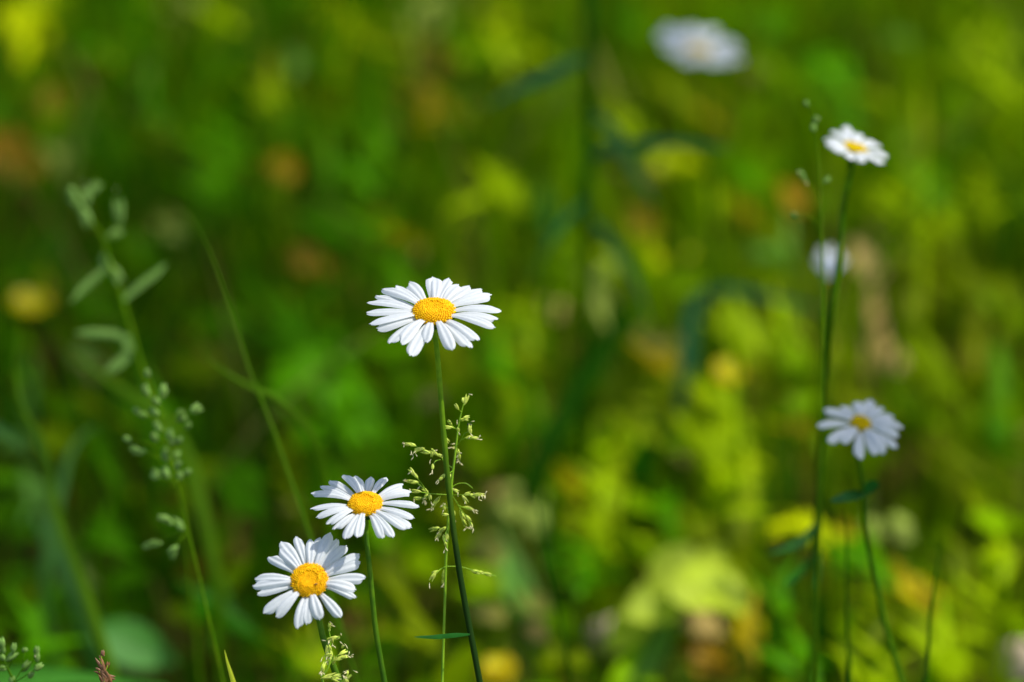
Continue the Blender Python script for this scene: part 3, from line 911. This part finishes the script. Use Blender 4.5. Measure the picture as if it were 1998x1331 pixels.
SPK = [(455, 112, 70, 1.25, 1), (434, 118, 90, .8, 0), (393, 158, 120, 1.2, 0), (460, 222, 10, .8, 0), (455, 238, -10, .7, 0), (424, 240, 180, .8, 1), (352, 252, 130, .9, 0), (338, 285, 180, 1.1, 0),
       (407, 302, -70, .8, 2), (474, 282, 80, 1.0, 2), (478, 308, -90, .8, 3), (480, 343, 5, 1.2, 0), (512, 348, -10, .8, 5), (338, 362, -40, 1.0, 1), (383, 408, 150, .8, 5), (405, 428, -60, .8, 3), (411, 462, -90, .8, 5),
       (318, 573, 215, 1.2, 3), (300, 590, 215, .9, 4), (357, 598, -95, 1.4, 6), (358, 620, -90, .9, 4),
       (302, 452, -20, .9, 0), (258, 428, 140, 1.2, 1), (250, 450, -100, .9, 1), (205, 428, 165, 1.4, 0), (170, 415, 190, 1.2, 4), (155, 425, 230, .9, 5), (125, 385, 165, 1.2, 0), (100, 383, 170, 1.0, 5), (255, 520, -90, .8, 4),
       (150, 565, 130, 1.1, 0), (130, 543, 130, 1.2, 3), (140, 608, 175, 1.3, 0), (115, 603, 180, .9, 3), (205, 652, 140, 1.0, 1), (150, 662, 175, 1.1, 1), (215, 695, 250, 1.0, 6), (240, 700, 280, .8, 2), (275, 722, 230, 1.1, 3), (258, 748, 235, .9, 4), (160, 704, 180, .9, 2),
       (465, 676, 15, 1.3, 1), (495, 690, -30, .9, 3), (525, 682, 5, 1.2, 5), (548, 683, 5, .9, 5), (450, 715, -55, 1.3, 1), (468, 762, -15, 1.0, 4), (485, 768, -20, .7, 4), (432, 812, -65, 1.4, 0), (442, 850, -65, .9, 4), (468, 828, -55, 1.2, 2), (482, 862, -65, .9, 5),
       (320, 750, 100, 1.1, 3), (325, 800, 180, 1.0, 1), (380, 795, -80, .9, 1), (255, 887, 195, 1.4, 0), (288, 925, 235, 1.3, 3), (308, 892, 215, 1.1, 1), (325, 945, -80, 1.3, 2), (341, 932, -80, 1.1, 1), (330, 978, -90, .9, 5),
       (265, 1142, 200, 1.2, 0), (254, 1170, 240, 1.3, 2), (322, 1165, -90, 1.2, 2), (320, 1190, -90, 1.1, 3), (515, 1138, -12, 1.5, 0), (545, 1142, -15, 1.0, 0), (585, 1152, -15, 1.0, 0), (395, 660, -20, .9, 1)]
SPK = [(*zp(s[0], s[1]), *s[2:]) for s in SPK]
grass_stalk('fine seeding grass stalk with cream flecked spikelets entwined with the tall central daisy stem', AX, BR, SPK, D0 + 0.016, seed=4,
            r=0.00045, slen=0.0036, swid=0.00092, group='seeding grass stalks', jit=0.012)
# small black insect on a spikelet
ins = MB()
p = at(*zp(474, 268), D0 + 0.012)
for (o, rr) in ((-.0005, .00042), (.0001, .00036), (.0006, .00026)):
    vs = []; fs = []
    for i in range(5):
        u = i / 4
        for k in range(8):
            th = 2 * math.pi * k / 8
            q = rr * math.sin(math.pi * (.04 + .92 * u))
            vs.append(p + RT * (o + rr * 1.3 * (u - .5) * 2 * .8) + UP * q * math.cos(th) + FWD * q * math.sin(th))
    for i in range(4):
        for k in range(8):
            k2 = (k + 1) % 8
            fs.append((i * 8 + k, i * 8 + k2, (i + 1) * 8 + k2, (i + 1) * 8 + k))
    ins.add(vs, fs)
for s in (-1, 1):
    for o in (-.0003, 0, .0003):
        ins.tube([p + RT * o, p + RT * (o * 2) + UP * s * .0006 - FWD * .0002, p + RT * o * 3 + UP * s * .0009 + FWD * .0003], .00004, n=4)
tag(ins.build('insect', M['insect']), 'tiny black insect clinging to a grass spikelet right of the central stem', 'insect')

# grass by the lowest daisy's stem (zoom 4.343, origin 540,1180)
def z8(x, y): return (540 + x / 4.343, 1180 + y / 4.343)
ax = [z8(*p) for p in ((447, 165), (445, 230), (455, 300), (447, 380), (455, 420), (440, 520), (400, 590), (385, 610))]
ax += [(630, 1331), (634, 1345)]
br = [[(452, 290), (490, 288), (535, 270)], [(385, 610), (430, 540), (490, 450), (560, 405), (600, 385)], [(480, 480), (540, 450), (590, 440)], [(440, 400), (420, 430), (400, 520), (385, 560)],
      [(385, 610), (450, 615), (530, 600)], [(400, 615), (470, 632), (540, 655)], [(560, 650), (590, 620), (625, 590)]]
br = [[z8(*p) for p in b] for b in br]
sp = [(448, 172, 90, .9, 3), (446, 210, 90, .5, 0), (460, 290, 200, 1.2, 5), (515, 280, 25, 1.1, 1), (470, 310, -90, .8, 4), (425, 388, -90, 1.0, 5), (452, 382, -80, 1.0, 5), (462, 425, -80, 1.0, 1), (430, 430, 200, .9, 3),
      (440, 475, 240, 1.2, 5), (490, 460, 70, 1.5, 0), (560, 350, 60, .5, 5), (570, 400, 30, 1.5, 0), (545, 450, 25, 1.5, 1), (585, 440, 10, .9, 6), (395, 520, 250, 1.1, 2), (388, 556, 260, 1.0, 5),
      (460, 605, 10, 1.6, 0), (520, 600, 5, .9, 5), (500, 632, -20, 1.7, 1), (600, 568, 80, .6, 5), (600, 612, 50, 1.6, 1), (596, 650, -60, .9, 4)]
sp = [(*z8(s[0], s[1]), *s[2:]) for s in sp]
grass_stalk('short seeding grass sprig wound round the stem beneath the lowest daisy', ax, br, sp, D0 - 0.004, seed=6, r=0.0004, slen=0.0036, swid=0.0009,
            group='seeding grass stalks', jit=0.004)

# blurred panicle left (zoom 2.662, origin 180,700)
def z7(x, y): return (180 + x / 2.662, 700 + y / 2.662)
ax = [z7(*p) for p in ((285, 68), (305, 130), (335, 220), (375, 380), (412, 540), (450, 670), (500, 900), (550, 1110), (600, 1331), (680, 1680))]
spz = [(285, 68), (275, 155), (370, 150), (372, 175), (325, 215), (225, 268), (255, 290), (315, 270), (465, 280), (470, 305), (540, 250), (550, 265), (500, 340), (335, 345), (320, 400), (400, 385), (410, 410), (455, 420), (175, 415),
       (215, 470), (235, 485), (380, 475), (375, 500), (440, 495), (448, 545), (378, 580), (370, 600), (325, 590), (315, 610), (455, 600), (500, 585), (360, 828), (385, 832), (432, 845), (450, 865), (280, 975), (315, 962), (412, 1000), (418, 1020)]
br = []
def near(y): 
    # axis point a little below
    A = [(285, 68), (305, 130), (335, 220), (375, 380), (412, 540), (450, 670), (500, 900), (520, 1000)]
    y2 = y + 70
    for i in range(len(A) - 1):
        if A[i][1] <= y2 <= A[i + 1][1]:
            u = (y2 - A[i][1]) / (A[i + 1][1] - A[i][1])
            return (A[i][0] + (A[i + 1][0] - A[i][0]) * u, y2)
    return A[-1] if y > 900 else A[0]
sp = []
for (x, y) in spz:
    a = near(min(y, 830))
    br.append([z7(*a), z7((a[0] + x) / 2, (a[1] + y) / 2 - 12), z7(x, y)])
    ang = math.degrees(math.atan2(a[1] - y, x - a[0])) if y < 900 else math.degrees(math.atan2(a[1] - y, x - a[0]))
    sp.append((*z7(x, y), ang + R0.uniform(-25, 25), 1.0, 0))
grass_stalk('soft blurred pale seed head on a thin dark stalk left of the lowest daisies', ax, br, sp, D0 + 0.105, seed=9, r=0.0004, mat='culm_soft', smat='spikelet_pale',
            slen=0.0062, swid=0.0023, group='seeding grass stalks', jit=0.01)

# strongly blurred panicle upper left (zoom 2.662, origin 60,330)
def z6(x, y): return (60 + x / 2.662, 330 + y / 2.662)
ax = [z6(*p) for p in ((225, 150), (290, 240), (370, 345), (400, 470), (450, 580), (480, 690), (520, 830), (560, 980), (620, 1150))]
br = [[z6(290, 200), z6(300, 150), z6(350, 85)], [z6(380, 350), z6(430, 300), z6(455, 200)], [z6(400, 470), z6(385, 480)], [z6(300, 250), z6(285, 260)], [z6(400, 360), z6(440, 335)],
      [z6(455, 590), z6(400, 520), z6(330, 560), z6(230, 680)], [z6(480, 690), z6(560, 620), z6(700, 495)], [z6(500, 780), z6(540, 850)]]
sp = [(*z6(335, 95), 50, 1.6, 0), (*z6(285, 130), 100, 1.2, 2), (*z6(225, 160), 130, 1.6, 0), (*z6(290, 260), -70, 2.0, 0), (*z6(455, 205), 90, 1.8, 1), (*z6(445, 330), 30, 1.2, 0), (*z6(385, 475), 120, 1.6, 1),
      (*z6(210, 110), 120, 1.0, 0), (*z6(450, 560), -60, 1.6, 0)]
DG = D0 + 0.24
grass_stalk('large blurred branching green seed stalk at the upper left', ax, br, sp, DG, seed=10, r=0.0008, mat='culm_soft', smat='spikelet_pale', slen=0.0075, swid=0.0028,
            group='seeding grass stalks', jit=0.01,
            blades=[([(*z6(400, 500), DG), (*z6(330, 565), DG), (*z6(270, 620), DG), (*z6(205, 695), DG)], 0.0030),
                    ([(*z6(480, 680), DG), (*z6(560, 610), DG), (*z6(640, 550), DG), (*z6(705, 490), DG)], 0.0032),
                    ([(*z6(520, 860), DG), (*z6(500, 960), DG), (*z6(440, 1020), DG), (*z6(390, 1050), DG)], 0.0045),
                    ([(*z6(520, 900), DG), (*z6(440, 860), DG), (*z6(330, 850), DG), (*z6(230, 850), DG)], 0.0035)])

# bottom left corner sprig (zoom 2.506, origin 0,800)
def z9(x, y): return (x / 2.506, 800 + y / 2.506)
ax = [z9(*p) for p in ((-20, 1120), (0, 1170), (20, 1230), (50, 1290), (70, 1331), (90, 1400))]
br = [[z9(40, 1270), z9(60, 1230), z9(65, 1195)], [z9(70, 1331), z9(100, 1280), z9(130, 1245)], [z9(100, 1280), z9(160, 1230), z9(178, 1175)], [z9(75, 1331), z9(140, 1290), z9(195, 1255)], [z9(0, 1180), z9(10, 1130)],
      [z9(50, 1250), z9(70, 1160)], [z9(30, 1260), z9(0, 1262)], [z9(110, 1230), z9(125, 1170)]]
sp = [(*z9(180, 1170), 80, 1.1, 0), (*z9(180, 1200), 90, 1.2, 2), (*z9(132, 1245), 55, 1.7, 0), (*z9(65, 1197), 40, 1.4, 0), (*z9(195, 1252), 35, 1.5, 0), (*z9(10, 1165), 100, 1.2, 2), (*z9(125, 1172), 20, .9, 0),
      (*z9(60, 1312), 70, 1.3, 0), (*z9(8, 1130), 100, 1.2, 0), (*z9(68, 1155), 80, 1.2, 0), (*z9(20, 1262), 10, 1.2, 0), (*z9(8, 1205), 130, 1.2, 2), (*z9(155, 1290), 50, 1.2, 0)]
grass_stalk('bluish green seeding grass sprig cut by the bottom left corner', ax, br, sp, D0 + 0.035, seed=12, r=0.0005, mat='stem_dark', smat='spikelet_pale', slen=0.0042, swid=0.0018,
            group='seeding grass stalks')
ax = [z9(*p) for p in ((503, 1175), (495, 1225), (505, 1280), (510, 1331), (512, 1400))]
br = [[z9(500, 1250), z9(485, 1215)], [z9(505, 1290), z9(545, 1308)], [z9(508, 1300), z9(530, 1240)], [z9(506, 1300), z9(480, 1275)]]
sp = [(*z9(502, 1185), 95, .9, 1), (*z9(490, 1235), 115, 1.8, 0), (*z9(505, 1275), 80, 1.8, 0), (*z9(545, 1308), -10, 1.5, 0), (*z9(520, 1300), 120, 1.6, 0), (*z9(485, 1280), 150, 1.4, 0), (*z9(527, 1243), 70, .8, 0), (*z9(515, 1325), 60, 1.6, 0), (*z9(500, 1312), 110, 1.6, 0)]
grass_stalk('rusty brown seed tip poking up at the bottom edge beside the big blurred leaf', ax, br, sp, D0 + 0.01, seed=13, r=0.0004, mat='culm', smat='brown_seed', slen=0.0040, swid=0.0013, anth=0,
            group='seeding grass stalks')
# thin seeding stalk beside the upper right daisy
ax = [(1572, 195), (1588, 240), (1598, 330), (1602, 420), (1606, 560), (1604, 760), (1600, 900), (1596, 1100)]
br = [[(1600, 420), (1585, 370), (1565, 345)], [(1602, 440), (1612, 400), (1620, 390)], [(1602, 480), (1590, 430), (1548, 415)]]
sp = [(1592, 232, 80, 1.3, 1), (1587, 246, 90, 1.3, 0), (1562, 338, 130, 1.2, 3), (1570, 350, -40, .8, 2), (1615, 350, 40, .9, 0), (1548, 418, 150, 1.0, 0), (1572, 200, 110, .9, 0)]
grass_stalk('faint thin seeding stalk just left of the upper right daisy', ax, br, sp, DR, seed=14, r=0.0005, mat='culm_soft', smat='spikelet_pale', slen=0.0042, swid=0.0018,
            group='seeding grass stalks')


# ------------------------------------------------------------------ separate grass blades
def blade_thing(label, pts, wid, mat, depth, ground=True, side=None, name='grass_blade', base=None):
    P = [at(x, y, depth if len(r) == 0 else r[0]) for (x, y, *r) in pts]
    if ground: P = to_ground(P)
    P = smooth_path(P, 5)[::-1]
    root = P[0].copy(); root.z = max(root.z, 0)
    mb = MB()
    blade_mesh(mb, P, wid, None, side or (RT + UP * 0.2), fold=0.35, tip=0.5, base=base or (0.25 if wid > .005 else .7))
    o = mb.build(name, M[mat])
    # put the origin at the foot
    me = o.data
    for v in me.vertices: v.co -= root
    o.location = root
    tag(o, label, 'grass blade', 'single grass blades')
    return o


M['bg1'] = thin('blade_mid_green', (0.10, 0.22, 0.001), transl=0.3, gloss=0.01)
M['bg2'] = thin('blade_teal', (0.008, 0.10, 0.020), transl=0.2, gloss=0.03)
M['bg3'] = thin('blade_pale_green', (0.07, 0.20, 0.02), transl=0.3, gloss=0.03)
M['bg4'] = thin('blade_dark_green', (0.018, 0.085, 0.0005), transl=0.2, gloss=0.004)
blade_thing('sharp yellow-green blade tip rising from the bottom edge left of the daisies', [(438, 1268), (443, 1290), (449, 1310), (455, 1331), (460, 1350)], 0.0022, 'blade_yellow', D0 - .012)
blade_thing('long slanting blurred green blade left of the central daisy', [(358, 398), (387, 443), (417, 510), (440, 575), (458, 630), (492, 736), (530, 830), (565, 930), (600, 1030), (640, 1150)], 0.0014, 'bg1', D0 + 0.14, base=.3)
blade_thing('short blurred green blade crossing the foot of the long slanting blade', [(398, 690), (430, 720), (465, 742), (503, 762)], 0.0028, 'bg1', D0 + .19)
blade_thing('wide pale green blade sloping down across the left beneath the branching seed stalk', [(125, 675), (170, 715), (215, 745), (265, 778), (330, 830), (370, 900), (385, 960)], 0.0060, 'bg1', D0 + .36)
blade_thing('dull green blade curving up at the left edge', [(40, 640), (30, 720), (45, 800), (75, 850), (95, 920), (110, 1000), (150, 1110), (190, 1230)], 0.0050, 'bg1', D0 + .26)
blade_thing('bluish blurred blade arching at the left below the dark gap', [(190, 830), (160, 850), (135, 890), (120, 950)], 0.0055, 'bg3', D0 + .40)
blade_thing('pale blurred leaf tip entering from the left edge', [(50, 880), (20, 850), (-15, 832), (-60, 820)], 0.0105, 'bg3', D0 + .35, side=UP)
blade_thing('broad light green blade slanting down at the lower left', [(62, 1000), (90, 1050), (125, 1100), (160, 1180)], 0.0110, 'bg3', D0 + .45)
blade_thing('broad dark teal leaf blade crossing the middle toward the half open daisy', [(1610, 608), (1560, 592), (1500, 578), (1430, 562), (1385, 568), (1355, 600), (1345, 680)], 0.0085, 'bg2', 1.56, side=UP)
blade_thing('dark green blurred blade slanting in the centre right of the tall daisy', [(1265, 605), (1220, 650), (1170, 700), (1130, 750), (1100, 810)], 0.0120, 'bg4', 1.50)
blade_thing('thin dark blade rising near the right edge of the lower meadow', [(1838, 1040), (1828, 1110), (1815, 1200), (1810, 1300), (1805, 1331)], 0.0022, 'bg4', D0 + .13)
blade_thing('thin dark hanging blade at the far right edge', [(1935, 320), (1960, 360), (1985, 400), (2020, 450), (2060, 520)], 0.0022, 'bg4', D0 + .30)
blade_thing('thin dark stalk blade below and right of the tall central daisy', [(1030, 770), (1035, 860), (1045, 950), (1060, 1060), (1085, 1180)], 0.0013, 'bg4', D0 + .20)
blade_thing('thin dark blade between the two right stems low down', [(1645, 990), (1652, 1060), (1652, 1160), (1656, 1300)], 0.0020, 'bg4', D0 + .14)

# dark tall stalk at the top
P = to_ground([at(1150, -120, 1.48), at(1148, 0, 1.48), at(1152, 120, 1.48), at(1150, 290, 1.48)])
P = smooth_path(P, 6)
rt_ = P[-1].copy(); rt_.z = 0
tk = empty('leafy_stalk', rt_, 'thick dark blurred stalk with long teal leaves running down from the top edge', 'plant')
mb = MB(); mb.tube(P, [.0042 - .0018 * min(1, i / 20) for i in range(len(P))], n=8); mb.build('stalk', M['bg4'], tk)
for lp, wid, mt in (([(1150, 215), (1185, 240), (1210, 275), (1235, 325), (1262, 370), (1285, 405)], .0075, 'bg3'),
                ([(1151, 310), (1190, 290), (1240, 283), (1300, 278), (1370, 282), (1430, 290)], .0065, 'bg2'),
                ([(1150, 110), (1110, 130), (1060, 155), (1000, 180), (950, 210)], .0080, 'bg2'),
                ([(1152, 385), (1118, 420), (1085, 460), (1060, 500), (1035, 555)], .0065, 'bg2'),
                ([(1152, 420), (1190, 465), (1225, 520), (1250, 570), (1268, 630)], .0065, 'bg3')):
    mb = MB(); blade_mesh(mb, smooth_path([at(x, y, 1.48 - .008 * i) for i, (x, y) in enumerate(lp)], 5), wid, None, UP + RT * .3, fold=.3, tip=.6, base=.4)
    mb.build('leaf', M[mt], tk)


# ------------------------------------------------------------------ dry leaves, stones, yellow flowers, broad leaves
def dry_leaf(label, px, py, size, kind, z, ang=0, tilt=(0, 0), wide=0.7):
    rng = random.Random(int(px * 7 + py))
    d = ground_depth(px, py, z)
    p = at(px, py, d)
    L = size * 2 * mpp(d)
    nrm = (SUN * 0.7 - FWD * 0.6 + RT * tilt[0] + UP * tilt[1]).normalized()
    a = math.radians(ang)
    dr = RT * math.cos(a) + UP * math.sin(a)
    dr = (dr - nrm * dr.dot(nrm)).normalized()
    mb = MB()
    c = C[kind]
    leaf_mesh(mb, -dr * L * 0.5, dr, nrm, L, L * wide, c, curl=0.25, nl=12, wav=0.12, rng=rng)
    mb.tube([-dr * L * .5, -dr * L * .75 - Vector((0, 0, .004)), Vector((-dr.x * L * .8, -dr.y * L * .8, -p.z))], 0.0006, n=5)
    mb.c += [c] * (len(mb.v) - len(mb.c))
    o = mb.build('dry_leaf', M['dry'])
    o.location = p
    tag(o, label, 'dry leaf', 'dead leaves caught in the grass')
    return o


dry_leaf('rust brown dead leaf at the left edge in the upper meadow', 18, 290, 80, 'rust', .07, 80, wide=.9)
dry_leaf('dull red-brown dead leaf near the top left corner', 105, 185, 56, 'rust', .07, 60)
dry_leaf('orange-brown dead leaf left of the tall daisy, in the upper meadow', 555, 322, 42, 'orange', .07, 70)
dry_leaf('rust dead leaf at the top, above the tall daisy', 872, 115, 54, 'rust', .07, 20)
dry_leaf('orange dead leaf left of the upper right daisy', 1545, 378, 44, 'orange', .08, 85)
dry_leaf('dark red dead leaf under the hanging grey green blade', 1258, 430, 48, 'rust', .07, 40)
dry_leaf('tan dry leaf standing behind the tall stem on the right', 1690, 500, 62, 'tan', .07, 85, wide=.55)
dry_leaf('dull rust leaf just above left of the tall central daisy', 615, 510, 52, 'rust', .06, 10)
dry_leaf('pinkish tan dry leaf between the centre and the teal blades', 1090, 600, 38, 'tan', .04, 30)
dry_leaf('pinkish tan leaf above the lower right daisy', 1742, 690, 46, 'tan', .05, 75)
dry_leaf('small amber dead leaf left of the lower right daisy', 1546, 812, 28, 'orange', .05, 80)
dry_leaf('brown dead leaf right of the paired daisies near the pale leaf', 990, 1070, 50, 'rust', .03, 25)
dry_leaf('cream coloured dry leaf at the right of the central stem', 1000, 975, 46, 'tan', .06, -25, wide=.5)
dry_leaf('small tan dead leaf between the lime leaves at centre right', 1340, 885, 28, 'tan', .05, 0, wide=.9)
dry_leaf('upright orange-tan dead leaf below the lower right daisy', 1662, 1040, 44, 'orange', .06, 88, wide=.4)
dry_leaf('terracotta curled dead leaf under the bright lime leaves', 1385, 1275, 62, 'orange', .04, 60, wide=.9)
dry_leaf('tan curled dead leaf just above the terracotta one', 1375, 1215, 58, 'tan', .05, 10, wide=.6)
dry_leaf('small grey-tan dead leaf low in the centre', 1050, 1228, 26, 'tan', .05, 60, wide=.9)
dry_leaf('small rust leaf at the far left of the lower meadow', 130, 962, 28, 'rust', .04, 30)


def pebble(label, px, py, size, z):
    d = ground_depth(px, py, z)
    p = at(px, py, d)
    r = size * mpp(d)
    rng = random.Random(int(px))
    vs = []; fs = []
    NA, NB = 20, 12
    for j in range(NB + 1):
        ph = math.pi * j / NB
        for k in range(NA):
            th = 2 * math.pi * k / NA
            v = Vector((math.sin(ph) * math.cos(th), math.sin(ph) * math.sin(th) * .8, math.cos(ph)))
            s = r * (1 + 0.25 * noise.noise(v * 1.3 + Vector((px, 0, 0))))
            vs.append(v * s)
    for j in range(NB):
        for k in range(NA):
            k2 = (k + 1) % NA
            fs.append((j * NA + k, (j + 1) * NA + k, (j + 1) * NA + k2, j * NA + k2))
    mb = MB(); mb.add(vs, fs)
    o = mb.build('pale_stone', M['stone'])
    o.location = p
    tag(o, label, 'stone', 'pale stones in the grass')


M['stone'] = solid('pale_pink_stone', (0.46, 0.33, 0.22), (0.66, 0.52, 0.40), 60, 0.9, 0.1)
pebble('pale pinkish stone lying low in the grass left of the terracotta leaf', 1190, 1243, 42, 0.014)
pebble('pale pinkish white stone cut by the bottom right edge of the frame', 1985, 1295, 44, 0.014)


def yellow_flower(label, px, py, size, z, facing=0.6):
    rng = random.Random(int(px + py))
    d = ground_depth(px, py, z)
    p = at(px, py, d)
    r = size * mpp(d)
    n = (UP * (1 - facing) - FWD * facing + SUN * .3).normalized()
    X = n.cross(UP).normalized(); Y = n.cross(X)
    root = Vector((p.x + .004, p.y + .01, 0))
    t = empty('yellow_flower', root, label, 'flower', 'small yellow meadow flowers')
    mb = MB(); mb.tube(smooth_path([p - n * .002, p - n * .006 - Vector((0, 0, .004)), root.lerp(p, .5), root - Vector((0, 0, .01))], 5), .0007, n=6)
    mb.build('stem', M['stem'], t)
    mb = MB()
    leaf_c = []
    vs = []; fs = []
    for i in range(5):
        for k in range(12):
            th = 2 * math.pi * k / 12
            q = math.sin(math.pi / 2 * i / 4)
            vs.append(p + (X * math.cos(th) + Y * math.sin(th)) * r * .25 * q + n * r * .16 * math.cos(math.pi / 2 * i / 4))
    for i in range(4):
        for k in range(12):
            fs.append((i * 12 + k, (i + 1) * 12 + k, (i + 1) * 12 + (k + 1) % 12, i * 12 + (k + 1) % 12))
    mb.add(vs, fs); mb.build('flower_centre', M['yellow'], t)
    for k in range(5):
        a = 2 * math.pi * k / 5 + .3
        v = X * math.cos(a) + Y * math.sin(a)
        mb = MB(); leaf_mesh(mb, p + v * r * .12 + n * .0002 * k, v + n * .25, n, r * .95, r * 1.05, curl=-.15, blunt=1.25, rng=rng)
        mb.build('petal', M['yellow'], t)


yellow_flower('bright yellow buttercup-like flower blurred in the middle right of the meadow', 1420, 732, 32, 0.09)
yellow_flower('blurred yellow flower near the left edge', 60, 601, 42, 0.08, .4)
yellow_flower('dull yellow flower low between the lower right daisy stem and the right edge', 1782, 1155, 34, 0.07)
yellow_flower('small yellow flower left of the bright one in the middle right', 1300, 712, 24, 0.06)
yellow_flower('yellow flower at the right of the terracotta dead leaf', 1462, 1232, 32, 0.06)
yellow_flower('dim yellow flower at the bottom edge right of the central stem', 972, 1312, 34, 0.06)


def leafy_plant(label, root_px, z, leaves, mat, name='broad_leaf_plant'):
    """leaves: (x0,y0,x1,y1,width_px,zbase,ztip)"""
    d = ground_depth(*root_px, 0)
    root = at(*root_px, d); root.z = 0
    t = empty(name, root, label, 'plant', None)
    rng = random.Random(int(root_px[0]))
    for (x0, y0, x1, y1, wp, za, zb) in leaves:
        a = at(x0, y0, ground_depth(x0, y0, za))
        nrm = (SUN - FWD + Vector((rng.uniform(-.25, .25), rng.uniform(-.25, .25), rng.uniform(-.2, .2)))).normalized()
        b = hit_plane(x1, y1, a, nrm)
        v = b - a
        mb = MB()
        leaf_mesh(mb, a, v, nrm, v.length, wp * mpp(d), curl=.05, nl=10, blunt=.85, wav=.03, rng=rng)
        mb.tube(smooth_path([a, a.lerp(root, .5) + Vector((0, 0, .006)), root - Vector((0, 0, .005))], 4), .0009, n=6)
        mb.build('leaf', M[mat], t)


M['lime'] = thin('lime_leaf', (0.52, 0.64, 0.03), transl=0.4, gloss=0.008, var=.15, tscale=80)
M['broad'] = thin('broad_leaf', (0.06, 0.23, 0.022), transl=0.3, gloss=0.008, var=.1, tscale=60)
leafy_plant('bright lime green broad-leaved plant glowing in the sun above the terracotta leaf', (1330, 1250), 0,
            [(1290, 1180, 1350, 1060, 110, .08, .12), (1310, 1170, 1430, 1120, 100, .09, .11), (1370, 1140, 1470, 1190, 80, .09, .08), (1330, 1160, 1220, 1200, 90, .08, .08),
             (1260, 1180, 1190, 1270, 70, .07, .05), (1290, 1210, 1240, 1300, 65, .05, .03), (1370, 1160, 1410, 1060, 80, .08, .12), (1400, 1160, 1440, 1110, 70, .08, .10)], 'lime')
leafy_plant('big smooth blurred light green leaf in the bottom left of the meadow', (230, 1290), 0,
            [(180, 1232, 345, 1290, 95, .07, .09)], 'broad')
blade_thing('broad light green leaf edge lying along the very bottom left', [(330, 1338, 1.18), (200, 1325, 1.16), (100, 1318, 1.14), (20, 1322, 1.12), (-80, 1340, 1.10)], 0.012, 'broad', 1.15, side=UP)


# ------------------------------------------------------------------ unseen shade caster added to the right, leaf clusters placed to shade chosen spots
def build_shade_caster():
    rng = random.Random(77)
    base = Vector((2.6, 2.5, 0))
    t = empty('shade_caster', base, 'unseen leafy shade caster added off to the right to dapple the meadow', 'shade_caster')
    mb = MB()
    mb.tube(smooth_path([base - Vector((0, 0, .05)), base + Vector((-.05, .02, .8)), base + Vector((-.15, -.05, 1.7)), base + Vector((-.3, -.1, 2.5))], 5), [.13 - .004 * i for i in range(16)], n=12)
    spots = []
    def shade(px, py, d, r, n=1):
        spots.append((at(px, py, d), r, n))
    shade(1680, 830, DR, .034, .25)
    shade(1365, 92, D6, .05, .7)
    shade(1620, 512, D7, .03, .7)
    for (px, py, r, dn) in ((60, 420, .05, .8), (250, 560, .06, .8), (130, 800, .06, .8), (330, 700, .05, .7), (430, 1000, .06, .8), (200, 950, .05, .8), (350, 1150, .06, .8), (120, 1150, .05, .8),
                        (560, 1180, .04, .7), (600, 430, .05, .6), (450, 760, .05, .6), (280, 330, .04, .6), (1230, 130, .05, .7), (900, 330, .045, .6), (1700, 60, .05, .6), (1950, 420, .05, .6), (1850, 860, .05, .7),
                        (650, 640, .05, .5), (1170, 690, .03, .7), (520, 60, .05, .6), (30, 650, .05, .7), (1780, 960, .04, .6)):
        spots.append((at(px, py, ground_depth(px, py, .06)), r, dn))
    cm = MB()
    top = base + Vector((-.3, -.1, 2.5))
    nodes = [top]
    spots.sort(key=lambda q: -q[0].x)
    for (p, r, dn) in spots:
        zc = rng.uniform(2.7, 3.3)
        c = p + SUN * ((zc - p.z) / SUN.z)
        nd = min(nodes, key=lambda q: (q - c).length)
        mid = nd.lerp(c, .5) + Vector((0, 0, .03))
        mb.tube(smooth_path([nd, mid, c], 4), [.006, .006, .005, .005, .0045, .004, .0035, .003, .002], n=6)
        nodes.append(c)
        cnt = int(20 * dn * (r / .05) ** 2) + 4
        for i in range(cnt):
            th = rng.uniform(0, 6.283); q = math.sqrt(rng.random()) * r
            a = SUN.cross(Vector((0, 0, 1))).normalized(); b = SUN.cross(a)
            pp = c + a * q * math.cos(th) + b * q * math.sin(th) + SUN * rng.uniform(-.06, .06)
            nn = (SUN + Vector((rng.uniform(-.5, .5), rng.uniform(-.5, .5), rng.uniform(-.3, .3)))).normalized()
            dr = Vector((rng.uniform(-1, 1), rng.uniform(-1, 1), rng.uniform(-.5, .2)))
            dr = (dr - nn * dr.dot(nn)).normalized()
            leaf_mesh(cm, pp - dr * .02, dr, nn, .042, .028, curl=.1, nl=5, rng=rng)
    # rest of the crown, behind and to the right
    for i in range(1500):
        v = Vector((rng.gauss(0, .55), rng.gauss(0, .55), rng.gauss(0, .3)))
        pp = base + Vector((.5, .9, 3.3)) + v
        nn = Vector((rng.uniform(-1, 1), rng.uniform(-1, 1), 1)).normalized()
        dr = Vector((rng.uniform(-1, 1), rng.uniform(-1, 1), rng.uniform(-.5, .2))); dr = (dr - nn * dr.dot(nn)).normalized()
        leaf_mesh(cm, pp, dr, nn, .07, .045, curl=.1, nl=5, rng=rng)
    mb.build('trunk', M['bark'], t)
    cm.build('crown', M['crown'], t)


build_shade_caster()
